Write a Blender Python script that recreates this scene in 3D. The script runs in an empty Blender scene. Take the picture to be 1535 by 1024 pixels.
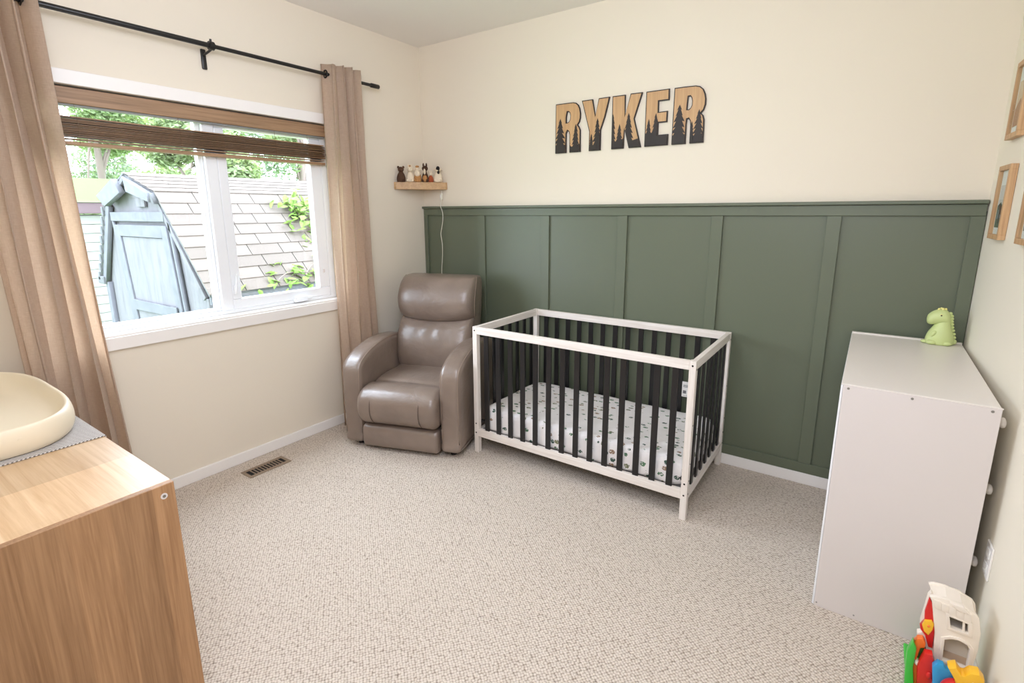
import bpy, bmesh, math, random
from mathutils import Vector, Matrix, noise
random.seed(7)
C = bpy.context.scene.collection
S = bpy.context.scene
R = math.radians

# ---------------------------------------------------------------- camera, world, lights, exposure
cam_d = bpy.data.cameras.new('camera'); cam = bpy.data.objects.new('camera', cam_d); C.objects.link(cam); S.camera = cam
cam_d.sensor_fit = 'HORIZONTAL'; cam_d.sensor_width = 36.0; cam_d.lens = 766.54 * 36.0 / 1535.0
cam_d.shift_x = 0.0; cam_d.shift_y = -33.2 / 1535.0
YAW, PITCH, ROLL = 0.6105, 0.2082, -0.0043
f = Vector((-math.sin(YAW) * math.cos(PITCH), math.cos(YAW) * math.cos(PITCH), -math.sin(PITCH)))
r = Vector((math.cos(YAW), math.sin(YAW), 0)); u = r.cross(f)
r2 = r * math.cos(ROLL) + u * math.sin(ROLL); u2 = u * math.cos(ROLL) - r * math.sin(ROLL)
M = Matrix((r2, u2, -f)).transposed().to_4x4(); M.translation = Vector((3.0327, -3.0975, 1.5079)); cam.matrix_world = M
cam_d.clip_start = 0.02; cam_d.clip_end = 200

S.view_settings.view_transform = 'Standard'; S.view_settings.look = 'None'; S.view_settings.gamma = 1.0
S.view_settings.use_curve_mapping = False; S.view_settings.exposure = 0.47
S.cycles.use_denoising = True; S.cycles.max_bounces = 10; S.cycles.diffuse_bounces = 6; S.cycles.transparent_max_bounces = 16
S.cycles.sample_clamp_indirect = 6.0; S.cycles.caustics_reflective = False; S.cycles.caustics_refractive = False

w = bpy.data.worlds.new('overcast_sky'); S.world = w; w.use_nodes = True
bg = w.node_tree.nodes['Background']; bg.inputs[0].default_value = (0.83, 0.918, 1.08, 1); bg.inputs[1].default_value = 11.5

def area(name, loc, size, energy, rot, col, portal=False, spread=180, shape='RECTANGLE'):
    d = bpy.data.lights.new(name, 'AREA'); d.shape = shape; d.size, d.size_y = size; d.energy = energy; d.color = col
    d.spread = R(spread); d.cycles.is_portal = portal
    o = bpy.data.objects.new(name, d); C.objects.link(o); o.location = loc; o.rotation_euler = rot; return o
area('window_portal', (-0.125, -1.63, 1.49), (1.5, 1.12), 1, (R(90), 0, R(-90)), (1, 1, 1), portal=True)
pt = bpy.data.lights.new('ceiling_bulb', 'POINT'); pt.energy = 25; pt.color = (0.92, 0.982, 1.16); pt.shadow_soft_size = .24
po = bpy.data.objects.new('ceiling_bulb', pt); C.objects.link(po); po.location = (1.75, -1.9, 2.36)
area('camera_fill', (2.75, -3.15, 2.05), (.9, .9), 20, (R(60), 0, R(30)), (0.92, 0.982, 1.16))  # unseen soft fill added above the camera to lift floor and left wall

# ---------------------------------------------------------------- materials
def mat(name, col, rough=0.6, spec=0.5, metal=0.0, coat=0.0, coat_rough=0.3, sheen=0.0):
    m = bpy.data.materials.new(name); m.use_nodes = True
    b = m.node_tree.nodes['Principled BSDF']
    c = tuple(((v / 255) / 12.92 if v <= 10 else ((v / 255 + 0.055) / 1.055) ** 2.4) for v in col)
    b.inputs['Base Color'].default_value = (*c, 1); b.inputs['Roughness'].default_value = rough
    b.inputs['Specular IOR Level'].default_value = spec; b.inputs['Metallic'].default_value = metal
    b.inputs['Coat Weight'].default_value = coat; b.inputs['Coat Roughness'].default_value = coat_rough
    b.inputs['Sheen Weight'].default_value = sheen
    return m
def lin(col): return tuple(((v / 255) / 12.92 if v <= 10 else ((v / 255 + 0.055) / 1.055) ** 2.4) for v in col) + (1,)
class NT:
    def __init__(s, m): s.m = m; s.t = m.node_tree; s.n = s.t.nodes; s.b = s.n['Principled BSDF']
    def add(s, typ, **k):
        n = s.n.new(typ)
        for a, v in k.items():
            if a.startswith('i_'): n.inputs[a[2:].replace('_', ' ')].default_value = v
            else: setattr(n, a, v)
        return n
    def link(s, a, b): s.t.links.new(a, b)
    def coord(s, scale=(1, 1, 1), rot=(0, 0, 0)):
        tc = s.add('ShaderNodeTexCoord'); mp = s.add('ShaderNodeMapping'); s.link(tc.outputs['Object'], mp.inputs[0])
        mp.inputs['Scale'].default_value = scale; mp.inputs['Rotation'].default_value = rot; return mp.outputs[0]
    def noise(s, vec, scale, detail=3, rough=.5, dist=0):
        n = s.add('ShaderNodeTexNoise'); n.inputs['Scale'].default_value = scale; n.inputs['Detail'].default_value = detail
        n.inputs['Roughness'].default_value = rough; n.inputs['Distortion'].default_value = dist; s.link(vec, n.inputs['Vector']); return n.outputs['Fac']
    def ramp(s, fac, stops):
        n = s.add('ShaderNodeValToRGB'); e = n.color_ramp.elements
        while len(e) < len(stops): e.new(.5)
        for k, (p, c) in zip(e, stops): k.position = p; k.color = lin(c) if len(c) == 3 else c
        s.link(fac, n.inputs[0]); return n.outputs[0]
    def math(s, op, a, b=None, c=None):
        n = s.add('ShaderNodeMath', operation=op)
        for k, v in enumerate((a, b, c)):
            if v is None: continue
            if isinstance(v, (int, float)): n.inputs[k].default_value = v
            else: s.link(v, n.inputs[k])
        return n.outputs[0]
    def mix(s, fac, a, b, mode='MIX'):
        n = s.add('ShaderNodeMix', data_type='RGBA', blend_type=mode)
        if isinstance(fac, (int, float)): n.inputs[0].default_value = fac
        else: s.link(fac, n.inputs[0])
        for k, v in ((6, a), (7, b)):
            if isinstance(v, tuple): n.inputs[k].default_value = v
            else: s.link(v, n.inputs[k])
        return n.outputs[2]
    def sep(s, vec):
        n = s.add('ShaderNodeSeparateXYZ'); s.link(vec, n.inputs[0]); return n.outputs
    def color(s, c): s.link(c, s.b.inputs['Base Color'])
    def bump(s, h, strength=.3, dist=.002):
        n = s.add('ShaderNodeBump'); n.inputs['Strength'].default_value = strength; n.inputs['Distance'].default_value = dist
        s.link(h, n.inputs['Height']); s.link(n.outputs[0], s.b.inputs['Normal'])

def painted(name, col, rough=.55, scale=180, strength=.06, **k):
    m = mat(name, col, rough, **k); t = NT(m); v = t.coord()
    t.bump(t.noise(v, scale, 2), strength, .001); return m
def wood(name, dark, light, axis=2, scale=1.0, rough=.5, planks=None):
    m = mat(name, light, rough); t = NT(m)
    sc = [38 * scale, 38 * scale, 38 * scale]; sc[axis] = 1.6 * scale
    v = t.coord(tuple(sc)); n1 = t.noise(v, 1.0, 6, .65, .6)
    sc2 = [150 * scale] * 3; sc2[axis] = 5 * scale
    n2 = t.noise(t.coord(tuple(sc2)), 1.0, 3, .6, 0)
    fac = t.math('ADD', t.math('MULTIPLY', n1, .65), t.math('MULTIPLY', n2, .35))
    c = t.ramp(fac, [(.34, dark), (.62, light)])
    if planks:
        ax, wd = planks
        x = t.sep(t.coord())[ax]
        k = t.math('FLOOR', t.math('DIVIDE', x, wd)); wn = t.add('ShaderNodeTexWhiteNoise', noise_dimensions='1D'); t.link(k, wn.inputs['W'])
        vv = t.math('ADD', t.math('MULTIPLY', wn.outputs[0], .26), .80)
        cc = t.add('ShaderNodeCombineColor')
        for i in range(3): t.link(vv, cc.inputs[i])
        c = t.mix(1.0, c, cc.outputs[0], 'MULTIPLY')
    t.color(c); t.bump(fac, .12, .001); return m

MAT = {}
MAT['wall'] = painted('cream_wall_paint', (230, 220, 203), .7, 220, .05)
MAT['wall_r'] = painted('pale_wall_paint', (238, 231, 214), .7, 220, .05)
MAT['ceiling'] = painted('white_ceiling_paint', (236, 232, 226), .85, 90, .12)
MAT['trim'] = painted('white_trim_paint', (240, 236, 232), .4, 60, .02)
MAT['green'] = painted('green_wainscot_paint', (98, 105, 86), .42, 140, .05)
MAT['vinyl'] = mat('white_window_vinyl', (238, 240, 243), .3)
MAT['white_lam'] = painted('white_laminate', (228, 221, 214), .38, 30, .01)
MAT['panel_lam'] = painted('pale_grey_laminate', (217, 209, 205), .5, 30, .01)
MAT['black_metal'] = mat('black_metal', (24, 22, 22), .35)
MAT['black_slat'] = painted('black_painted_wood', (27, 26, 27), .33, 80, .05)
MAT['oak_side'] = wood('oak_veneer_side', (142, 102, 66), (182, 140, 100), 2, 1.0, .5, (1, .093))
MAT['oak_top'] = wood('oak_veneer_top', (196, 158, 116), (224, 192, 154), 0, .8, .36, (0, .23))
MAT['oak_shelf'] = wood('oak_shelf_wood', (176, 138, 98), (206, 170, 128), 0, 1.2, .5)
MAT['frame_wood'] = wood('pale_frame_wood', (172, 130, 90), (208, 170, 126), 2, 1.5, .5)
MAT['white_wood'] = wood('whitewashed_wood', (214, 203, 192), (238, 231, 224), 2, 1.0, .5)
MAT['blind_wood'] = wood('walnut_blind_wood', (122, 94, 68), (172, 138, 106), 1, .7, .5)
MAT['blind_dark'] = wood('walnut_blind_slat_edge', (92, 68, 48), (136, 106, 78), 1, .7, .55)
MAT['plate_wood'] = wood('birch_plywood_face', (180, 140, 98), (204, 165, 120), 2, 1.5, .55)
MAT['plate_black'] = mat('black_plywood', (46, 38, 35), .6)
MAT['fur_brown'] = painted('dark_brown_felt', (74, 48, 30), .9, 300, .4)
MAT['fur_cream'] = painted('cream_felt', (226, 210, 186), .9, 300, .4)
MAT['fur_tan'] = painted('tan_felt', (176, 128, 78), .9, 300, .4)
MAT['fur_rust'] = painted('rust_felt', (158, 76, 44), .9, 300, .4)
MAT['fur_black'] = painted('black_felt', (28, 22, 20), .9, 300, .4)
MAT['rubber_green'] = mat('pale_green_silicone', (200, 212, 146), .45)
MAT['rubber_green'].node_tree.nodes['Principled BSDF'].inputs['Subsurface Weight'].default_value = .15
MAT['rubber_green'].node_tree.nodes['Principled BSDF'].inputs['Subsurface Radius'].default_value = (.02, .02, .01)
MAT['pale_yellow'] = mat('pale_yellow_silicone', (232, 222, 140), .45)
MAT['eye'] = mat('black_gloss', (10, 10, 10), .2)
MAT['pl_white'] = mat('cream_toy_plastic', (240, 230, 216), .32)
MAT['pl_inside'] = mat('tan_toy_plastic', (214, 186, 160), .4)
MAT['pl_red'] = mat('red_toy_plastic', (214, 40, 36), .28)
MAT['pl_orange'] = mat('orange_toy_plastic', (238, 118, 40), .28)
MAT['pl_yellow'] = mat('yellow_toy_plastic', (246, 190, 50), .28)
MAT['pl_green'] = mat('green_toy_plastic', (70, 190, 70), .28)
MAT['pl_dkgreen'] = mat('dark_green_toy_plastic', (50, 92, 30), .28)
MAT['pl_blue'] = mat('blue_toy_plastic', (50, 158, 214), .28)
MAT['pad'] = mat('cream_foam', (230, 216, 190), .38)
MAT['cord'] = mat('white_cord', (226, 222, 208), .5)
MAT['paper'] = mat('white_paper', (236, 234, 230), .7)
MAT['shed_paint'] = None

# carpet: looped rows
m = MAT['carpet'] = mat('beige_loop_carpet', (196, 178, 160), .95, .1, sheen=.1); t = NT(m)
v = t.coord(rot=(0, 0, R(38))); nz = t.add('ShaderNodeTexNoise'); nz.inputs['Scale'].default_value = 55; t.link(v, nz.inputs['Vector'])
mx = t.add('ShaderNodeVectorMath', operation='MULTIPLY_ADD'); t.link(nz.outputs['Color'], mx.inputs[0]); mx.inputs[1].default_value = (.006, .006, 0); t.link(v, mx.inputs[2])
vo = t.add('ShaderNodeTexVoronoi', feature='F1'); vo.inputs['Scale'].default_value = 100; vo.inputs['Randomness'].default_value = .38; t.link(mx.outputs[0], vo.inputs['Vector'])
d = vo.outputs['Distance']
fleck = t.noise(v, 260, 2, .6)
base = t.ramp(d, [(.22, (230, 218, 205)), (.5, (206, 192, 177)), (.78, (122, 106, 91))])
c = t.mix(t.math('MULTIPLY', t.math('SUBTRACT', fleck, .35), .5), base, lin((158, 144, 130)))
big = t.noise(t.coord(), 1.3, 3, .6); c = t.mix(t.math('MULTIPLY', big, .22), c, lin((188, 172, 156)))
t.color(c); t.bump(t.math('SUBTRACT', 1.0, d), .9, .006)

# leather
m = MAT['leather'] = mat('taupe_leather', (126, 110, 98), .38, .6, coat=.6, coat_rough=.27); t = NT(m)
v = t.coord(); a = t.noise(v, 9, 3, .55, .4); b2 = t.noise(v, 420, 2)
t.color(t.ramp(t.noise(v, 5, 2), [(.3, (118, 102, 91)), (.7, (134, 118, 106))]))
t.bump(t.math('ADD', t.math('MULTIPLY', a, 1.0), t.math('MULTIPLY', b2, .05)), .6, .014)
MAT['seam'] = mat('leather_stitching', (88, 74, 64), .6)
MAT['piping'] = mat('leather_piping', (140, 122, 108), .4)
MAT['dark_fabric'] = mat('dark_underside_fabric', (30, 27, 25), .9)

# curtain linen
m = MAT['linen'] = mat('beige_linen', (222, 204, 186), .85, .2, sheen=.2); t = NT(m)
n1 = t.noise(t.coord((900, 900, 40)), 1, 2); n2 = t.noise(t.coord((40, 40, 900)), 1, 2)
wv = t.math('ADD', t.math('MULTIPLY', n1, .5), t.math('MULTIPLY', n2, .5))
t.color(t.ramp(wv, [(.35, (208, 188, 168)), (.65, (232, 216, 200))])); t.bump(wv, .25, .001)
tr = t.add('ShaderNodeBsdfTranslucent'); tr.inputs[0].default_value = lin((226, 198, 166)); ms = t.add('ShaderNodeMixShader'); ms.inputs[0].default_value = .22
out = t.n['Material Output']; t.link(t.b.outputs[0], ms.inputs[1]); t.link(tr.outputs[0], ms.inputs[2]); t.link(ms.outputs[0], out.inputs[0])

# printed crib sheet
m = MAT['sheet'] = mat('printed_crib_sheet', (238, 234, 232), .85, .2); t = NT(m)
v = t.coord((1, 1.5, 1.2)); nz = t.add('ShaderNodeTexNoise'); nz.inputs['Scale'].default_value = 60; t.link(v, nz.inputs['Vector'])
mx = t.add('ShaderNodeVectorMath', operation='MULTIPLY_ADD'); t.link(nz.outputs['Color'], mx.inputs[0]); mx.inputs[1].default_value = (.012, .012, .012); t.link(v, mx.inputs[2])
vo = t.add('ShaderNodeTexVoronoi', feature='F1'); vo.inputs['Scale'].default_value = 21; vo.inputs['Randomness'].default_value = .75; t.link(mx.outputs[0], vo.inputs['Vector'])
msk = t.math('LESS_THAN', vo.outputs['Distance'], .33)
sc = t.add('ShaderNodeSeparateColor'); t.link(vo.outputs['Color'], sc.inputs[0])
rc = t.ramp(sc.outputs[0], [(0, (96, 128, 100)), (.3, (120, 124, 96)), (.5, (150, 126, 104)), (.7, (74, 96, 84)), (1, (176, 186, 176))])
t.n[-1].color_ramp.interpolation = 'CONSTANT'
keep = t.math('GREATER_THAN', sc.outputs[1], .22)
inner = t.math('GREATER_THAN', t.noise(v, 110, 1), .40)
fac = t.math('MULTIPLY', t.math('MULTIPLY', msk, keep), inner)
t.color(t.mix(fac, lin((238, 234, 232)), rc)); t.bump(t.noise(t.coord(), 14, 3), .5, .01)

# woven mat
m = MAT['woven'] = mat('grey_woven_mat', (150, 146, 142), .8, .2); t = NT(m); v = t.coord()
ck = t.add('ShaderNodeTexChecker'); ck.inputs['Scale'].default_value = 200; t.link(v, ck.inputs[0])
ck.inputs[1].default_value = lin((206, 200, 194)); ck.inputs[2].default_value = lin((124, 118, 114)); t.color(ck.outputs[0]); t.bump(ck.outputs[1], .5, .001)

# glass: clear pane, faint reflection
def glass_mat(name, refl=.25):
    m = bpy.data.materials.new(name); m.use_nodes = True; t = m.node_tree; t.nodes.remove(t.nodes['Principled BSDF'])
    tr = t.nodes.new('ShaderNodeBsdfTransparent'); tr.inputs[0].default_value = (.97, .99, .985, 1)
    gl = t.nodes.new('ShaderNodeBsdfGlossy'); gl.inputs['Roughness'].default_value = .02
    lw = t.nodes.new('ShaderNodeLayerWeight'); lw.inputs['Blend'].default_value = .2; fr = t.nodes.new('ShaderNodeMath'); fr.operation = 'MULTIPLY_ADD'; t.links.new(lw.outputs['Facing'], fr.inputs[0]); fr.inputs[1].default_value = refl; fr.inputs[2].default_value = .02; mx = t.nodes.new('ShaderNodeMixShader')
    t.links.new(fr.outputs[0], mx.inputs[0]); t.links.new(tr.outputs[0], mx.inputs[1]); t.links.new(gl.outputs[0], mx.inputs[2])
    t.links.new(mx.outputs[0], t.nodes['Material Output'].inputs[0]); return m
MAT['glass'] = glass_mat('clear_glass'); MAT['pic_glass'] = glass_mat('picture_glass', .15)

# outdoors
m = MAT['shed'] = mat('weathered_blue_grey_paint', (150, 160, 168), .8, .2); t = NT(m)
v = t.coord((14, 14, 2)); n = t.noise(v, 1.4, 5, .65, .4); t.color(t.ramp(n, [(.3, (80, 78, 81)), (.5, (91, 89, 92)), (.75, (98, 96, 100))])); t.bump(n, .3, .003)
m = MAT['shed_trim'] = mat('blue_grey_trim_paint', (132, 146, 160), .7, .2); t = NT(m)
t.color(t.ramp(t.noise(t.coord((9, 9, 9)), 2, 4), [(.3, (78, 78, 82)), (.7, (89, 89, 94))]))
def shingle(name, a, b):
    m = mat(name, a, .95, .1); t = NT(m); v = t.coord(); n = t.noise(v, 160, 2, .7); g = t.noise(v, 3.5, 4, .6)
    c = t.ramp(n, [(.3, a), (.7, b)]); c = t.mix(t.math('MULTIPLY', t.math('GREATER_THAN', g, .64), .14), c, lin((122, 136, 92)))
    t.color(c); t.bump(n, .5, .003); return m
MAT['shg'] = [shingle('asphalt_shingle_a', (92, 84, 78), (104, 96, 90)), shingle('asphalt_shingle_b', (96, 87, 81), (109, 100, 94)), shingle('asphalt_shingle_c', (87, 80, 75), (100, 92, 86))]
MAT['roof_dark'] = mat('dark_shingle_edge', (74, 74, 76), .95)
MAT['moss'] = painted('mossy_roof', (62, 78, 26), .95, 40, .8)
MAT['pink'] = mat('faded_pink_fascia', (88, 70, 75), .8)
MAT['siding'] = mat('white_lap_siding', (128, 127, 122), .6)
MAT['grass'] = painted('lawn_green', (104, 140, 70), .95, 60, .8)
def leafmat(name, a, b):
    m = mat(name, a, .6, .3); t = NT(m); t.color(t.ramp(t.noise(t.coord(), 6, 2), [(.3, a), (.7, b)]))
    tr = t.add('ShaderNodeBsdfTranslucent'); tr.inputs[0].default_value = lin((130, 150, 80)); ms = t.add('ShaderNodeMixShader'); ms.inputs[0].default_value = .35
    t.link(t.b.outputs[0], ms.inputs[1]); t.link(tr.outputs[0], ms.inputs[2]); t.link(ms.outputs[0], t.n['Material Output'].inputs[0]); return m
MAT['leaf1'] = leafmat('light_green_leaves', (104, 118, 84), (138, 150, 112)); MAT['leaf2'] = leafmat('grey_green_leaves', (90, 104, 88), (122, 136, 116))
MAT['leaf3'] = leafmat('vine_leaves', (88, 122, 50), (128, 158, 76)); MAT['bark'] = painted('brown_bark', (104, 92, 84), .95, 30, .8)

# ---------------------------------------------------------------- object helpers
WM = {}
def world(o): return WM.get(o.name, Matrix())
def tag(o, label=None, cat=None, group=None, kind=None):
    for k, v in (('label', label), ('category', cat), ('group', group), ('kind', kind)):
        if v: o[k] = v
    return o
def thing(name, label, cat, loc=(0, 0, 0), rz=0.0, group=None):
    o = bpy.data.objects.new(name, None); C.objects.link(o); o.empty_display_size = .05
    o.location = loc; o.rotation_euler = (0, 0, rz); WM[o.name] = Matrix.Translation(loc) @ Matrix.Rotation(rz, 4, 'Z')
    return tag(o, label, cat, group)
def obj(name, bm, m, parent=None, local=False, smooth=False, sa=None):
    me = bpy.data.meshes.new(name)
    if smooth:
        for fc in bm.faces: fc.smooth = True
    bm.normal_update(); bm.to_mesh(me); bm.free()
    o = bpy.data.objects.new(name, me); C.objects.link(o)
    for mm in (m if isinstance(m, (list, tuple)) else [m]): me.materials.append(mm)
    if smooth and sa: me.set_sharp_from_angle(angle=R(sa))
    if parent is not None:
        o.parent = parent; WM[o.name] = world(parent)
        if not local: me.transform(world(parent).inverted())
    return o
def own(o, loc):
    """give a stand-alone mesh its origin at loc"""
    o.data.transform(Matrix.Translation(loc).inverted()); o.location = loc; WM[o.name] = Matrix.Translation(loc); return o
def piece(name, me, parent, loc, rot=(0, 0, 0), scale=(1, 1, 1)):
    """instance of a shared mesh, loc in the parent's local space"""
    o = bpy.data.objects.new(name, me); C.objects.link(o); o.parent = parent; o.location = loc; o.rotation_euler = rot; o.scale = scale; return o
def struct(name, bm, m, parent=None, **k):
    o = obj(name, bm, m, parent, **k)
    if parent is None: o['kind'] = 'structure'
    return o
def box(x0, x1, y0, y1, z0, z1, bev=0.0, seg=2, bm=None):
    new = bm is None; b = bmesh.new()
    bmesh.ops.create_cube(b, size=1)
    bmesh.ops.scale(b, vec=(x1 - x0, y1 - y0, z1 - z0), verts=b.verts); bmesh.ops.translate(b, vec=((x0 + x1) / 2, (y0 + y1) / 2, (z0 + z1) / 2), verts=b.verts)
    if bev: bmesh.ops.bevel(b, geom=b.edges[:], offset=bev, segments=seg, profile=.5, affect='EDGES')
    if new: return b
    join(bm, b); return bm
def join(dst, src):
    me = bpy.data.meshes.new('tmp'); src.to_mesh(me); src.free(); dst.from_mesh(me); bpy.data.meshes.remove(me); return dst
def tube(path, rad, n=10, bm=None, cap=True):
    b = bmesh.new(); path = [Vector(p) for p in path]; rings = []
    rads = rad if isinstance(rad, (list, tuple)) else [rad] * len(path)
    up = Vector((0, 0, 1)); prev = None
    for i, p in enumerate(path):
        tdir = (path[min(i + 1, len(path) - 1)] - path[max(i - 1, 0)]).normalized()
        if prev is None:
            a = up if abs(tdir.dot(up)) < .9 else Vector((1, 0, 0)); s = tdir.cross(a).normalized()
        else: s = (prev - tdir * prev.dot(tdir)).normalized()
        prev = s; q = tdir.cross(s)
        rings.append([b.verts.new(p + (s * math.cos(2 * math.pi * k / n) + q * math.sin(2 * math.pi * k / n)) * rads[i]) for k in range(n)])
    for a, c in zip(rings, rings[1:]):
        for k in range(n): b.faces.new((a[k], a[(k + 1) % n], c[(k + 1) % n], c[k]))
    if cap: b.faces.new(rings[0][::-1]); b.faces.new(rings[-1])
    bmesh.ops.recalc_face_normals(b, faces=b.faces[:])
    return b if bm is None else join(bm, b)
def loft(rings, cap=True, bm=None):
    """rings: lists of points, all of one length, closed loops"""
    b = bmesh.new(); vs = [[b.verts.new(p) for p in r] for r in rings]; n = len(rings[0])
    for a, c in zip(vs, vs[1:]):
        for k in range(n): b.faces.new((a[k], a[(k + 1) % n], c[(k + 1) % n], c[k]))
    if cap: b.faces.new(vs[0][::-1]); b.faces.new(vs[-1])
    bmesh.ops.recalc_face_normals(b, faces=b.faces[:])
    return b if bm is None else join(bm, b)
def sring(cx, cy, z, a, b, e=2.0, n=28, rot=0.0):
    """superellipse ring in the xy plane"""
    o = []
    for k in range(n):
        t_ = 2 * math.pi * k / n; c_, s_ = math.cos(t_), math.sin(t_)
        x = a * math.copysign(abs(c_) ** (2 / e), c_); y = b * math.copysign(abs(s_) ** (2 / e), s_)
        o.append((cx + x * math.cos(rot) - y * math.sin(rot), cy + x * math.sin(rot) + y * math.cos(rot), z))
    return o
def ball(c, rad, bm=None, n=16, m_=10, tilt=None):
    b = bmesh.new(); bmesh.ops.create_uvsphere(b, u_segments=n, v_segments=m_, radius=1)
    rr = rad if isinstance(rad, (tuple, list)) else (rad,) * 3
    bmesh.ops.scale(b, vec=rr, verts=b.verts)
    if tilt: bmesh.ops.rotate(b, matrix=Matrix.Rotation(tilt[0], 3, tilt[1]), verts=b.verts, cent=(0, 0, 0))
    bmesh.ops.translate(b, vec=c, verts=b.verts)
    return b if bm is None else join(bm, b)
def disc(c, rad, depth, axis='Y', n=16, bm=None):
    b = bmesh.new(); bmesh.ops.create_cone(b, cap_ends=True, segments=n, radius1=rad, radius2=rad, depth=depth)
    if axis == 'Y': bmesh.ops.rotate(b, matrix=Matrix.Rotation(R(90), 3, 'X'), verts=b.verts, cent=(0, 0, 0))
    if axis == 'X': bmesh.ops.rotate(b, matrix=Matrix.Rotation(R(90), 3, 'Y'), verts=b.verts, cent=(0, 0, 0))
    bmesh.ops.translate(b, vec=c, verts=b.verts)
    return b if bm is None else join(bm, b)
def plate(outline, holes, y, th, bev=0.0, round_=False):
    """flat solid in the xz plane, outline [(x,z)], front face at y (towards -y), back at y+th"""
    cu = bpy.data.curves.new('tmp', 'CURVE'); cu.dimensions = '2D'; cu.fill_mode = 'BOTH'; cu.extrude = th / 2 - bev; cu.bevel_depth = bev; cu.bevel_resolution = 1
    for pts in [outline] + list(holes or []):
        sp = cu.splines.new('POLY'); sp.points.add(len(pts) - 1); sp.use_cyclic_u = True
        for p, (x, z) in zip(sp.points, pts): p.co = (x, z, 0, 1)
    o = bpy.data.objects.new('tmp', cu); me = bpy.data.meshes.new_from_object(o)
    b = bmesh.new(); b.from_mesh(me); bpy.data.objects.remove(o); bpy.data.curves.remove(cu); bpy.data.meshes.remove(me)
    bmesh.ops.remove_doubles(b, verts=b.verts, dist=1e-6)
    bmesh.ops.transform(b, matrix=Matrix.Translation((0, y + th / 2, 0)) @ Matrix.Rotation(R(90), 4, 'X'), verts=b.verts)
    bmesh.ops.recalc_face_normals(b, faces=b.faces[:]); return b
def offset_poly(pts, d):
    """shift every edge inwards by d (d<0 outwards)"""
    n = len(pts); ar = sum(pts[i][0] * pts[(i + 1) % n][1] - pts[(i + 1) % n][0] * pts[i][1] for i in range(n)); s = 1 if ar > 0 else -1; o = []
    for i in range(n):
        p0, p1, p2 = Vector(pts[i - 1]), Vector(pts[i]), Vector(pts[(i + 1) % n])
        a = (p1 - p0).normalized(); c = (p2 - p1).normalized(); na = Vector((-a.y, a.x)) * s; nc = Vector((-c.y, c.x)) * s
        m_ = (na + nc); L = max(.35, 1 + na.dot(nc)); o.append(tuple(p1 + m_ * (d / L)))
    return o
def pillow_extrude(profile, x0, x1, rr, seg=5, mid=6, wob=0.0):
    """closed (y,z) profile swept along x with rounded shoulders of radius rr"""
    steps = []
    for k in range(seg + 1):
        a = math.pi / 2 * k / seg; steps.append((x0 + rr * (1 - math.sin(a)), rr * (1 - math.cos(a))))
    left = steps[::-1][::-1]
    rings = []
    for k in range(seg + 1):
        a = math.pi / 2 * k / seg; rings.append((x0 + rr * (1 - math.cos(a)), rr * (1 - math.sin(a))))
    for k in range(1, mid): rings.append((x0 + rr + (x1 - x0 - 2 * rr) * k / mid, 0))
    for k in range(seg, -1, -1):
        a = math.pi / 2 * k / seg; rings.append((x1 - rr * (1 - math.cos(a)), rr * (1 - math.sin(a))))
    out_ = []
    for x, ins in rings:
        q = offset_poly(profile, ins) if ins > 1e-6 else profile
        bul = wob * math.sin(math.pi * (x - x0) / (x1 - x0))
        out_.append([(x, y - (bul if y < .1 else 0), z + bul) for y, z in q])
    return loft(out_)
def smoothpath(pts, n=6, closed=False):
    """Catmull-Rom through pts"""
    P = [Vector(p) for p in pts]; L = len(P); o = []
    rng = range(L) if closed else range(L - 1)
    for i in rng:
        p0 = P[(i - 1) % L] if closed or i > 0 else P[0]; p1 = P[i]; p2 = P[(i + 1) % L]; p3 = P[(i + 2) % L] if closed or i + 2 < L else P[-1]
        for k in range(n):
            t_ = k / n
            o.append(.5 * ((2 * p1) + (-p0 + p2) * t_ + (2 * p0 - 5 * p1 + 4 * p2 - p3) * t_ ** 2 + (-p0 + 3 * p1 - 3 * p2 + p3) * t_ ** 3))
    if not closed: o.append(P[-1])
    return [tuple(q) for q in o]
# ---------------------------------------------------------------- room shell
W, H, YF = 3.433, 2.74, -3.36          # right wall, ceiling, wall behind the camera
WY0, WY1, WZ0, WZ1 = -2.40, -0.86, 0.905, 2.07   # window opening in the left wall
struct('floor', box(-.02, W + .14, YF - .02, .02, -.08, 0), MAT['carpet'])
struct('ceiling', box(-.16, W + .30, YF - .15, .15, H, H + .1), MAT['ceiling'])
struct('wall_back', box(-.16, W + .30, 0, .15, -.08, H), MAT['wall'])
bm = box(-.16, 0, YF - .15, WY0, -.08, H); box(-.16, 0, WY1, 0, -.08, H, bm=bm)
box(-.16, 0, WY0, WY1, -.08, WZ0, bm=bm); box(-.16, 0, WY0, WY1, WZ1, H, bm=bm)
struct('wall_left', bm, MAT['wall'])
DY0, DY1, DZ = -2.36, -1.60, 2.04      # door opening in the right wall
bm = box(W, W + .15, DY1, .0, -.08, H); box(W, W + .15, YF - .15, DY0, -.08, H, bm=bm); box(W, W + .15, DY0, DY1, DZ, H, bm=bm)
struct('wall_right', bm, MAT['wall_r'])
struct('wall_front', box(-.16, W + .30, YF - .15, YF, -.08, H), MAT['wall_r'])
# baseboards
struct('baseboard_left', box(0, .015, YF, -.001, 0, .067, .004), MAT['trim'])
struct('baseboard_back', box(.001, W, -.017, 0, 0, .067, .004), MAT['trim'])
struct('baseboard_right', box(W - .015, W, DY1 + .078, -.018, 0, .067, .004), MAT['trim'])
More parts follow.
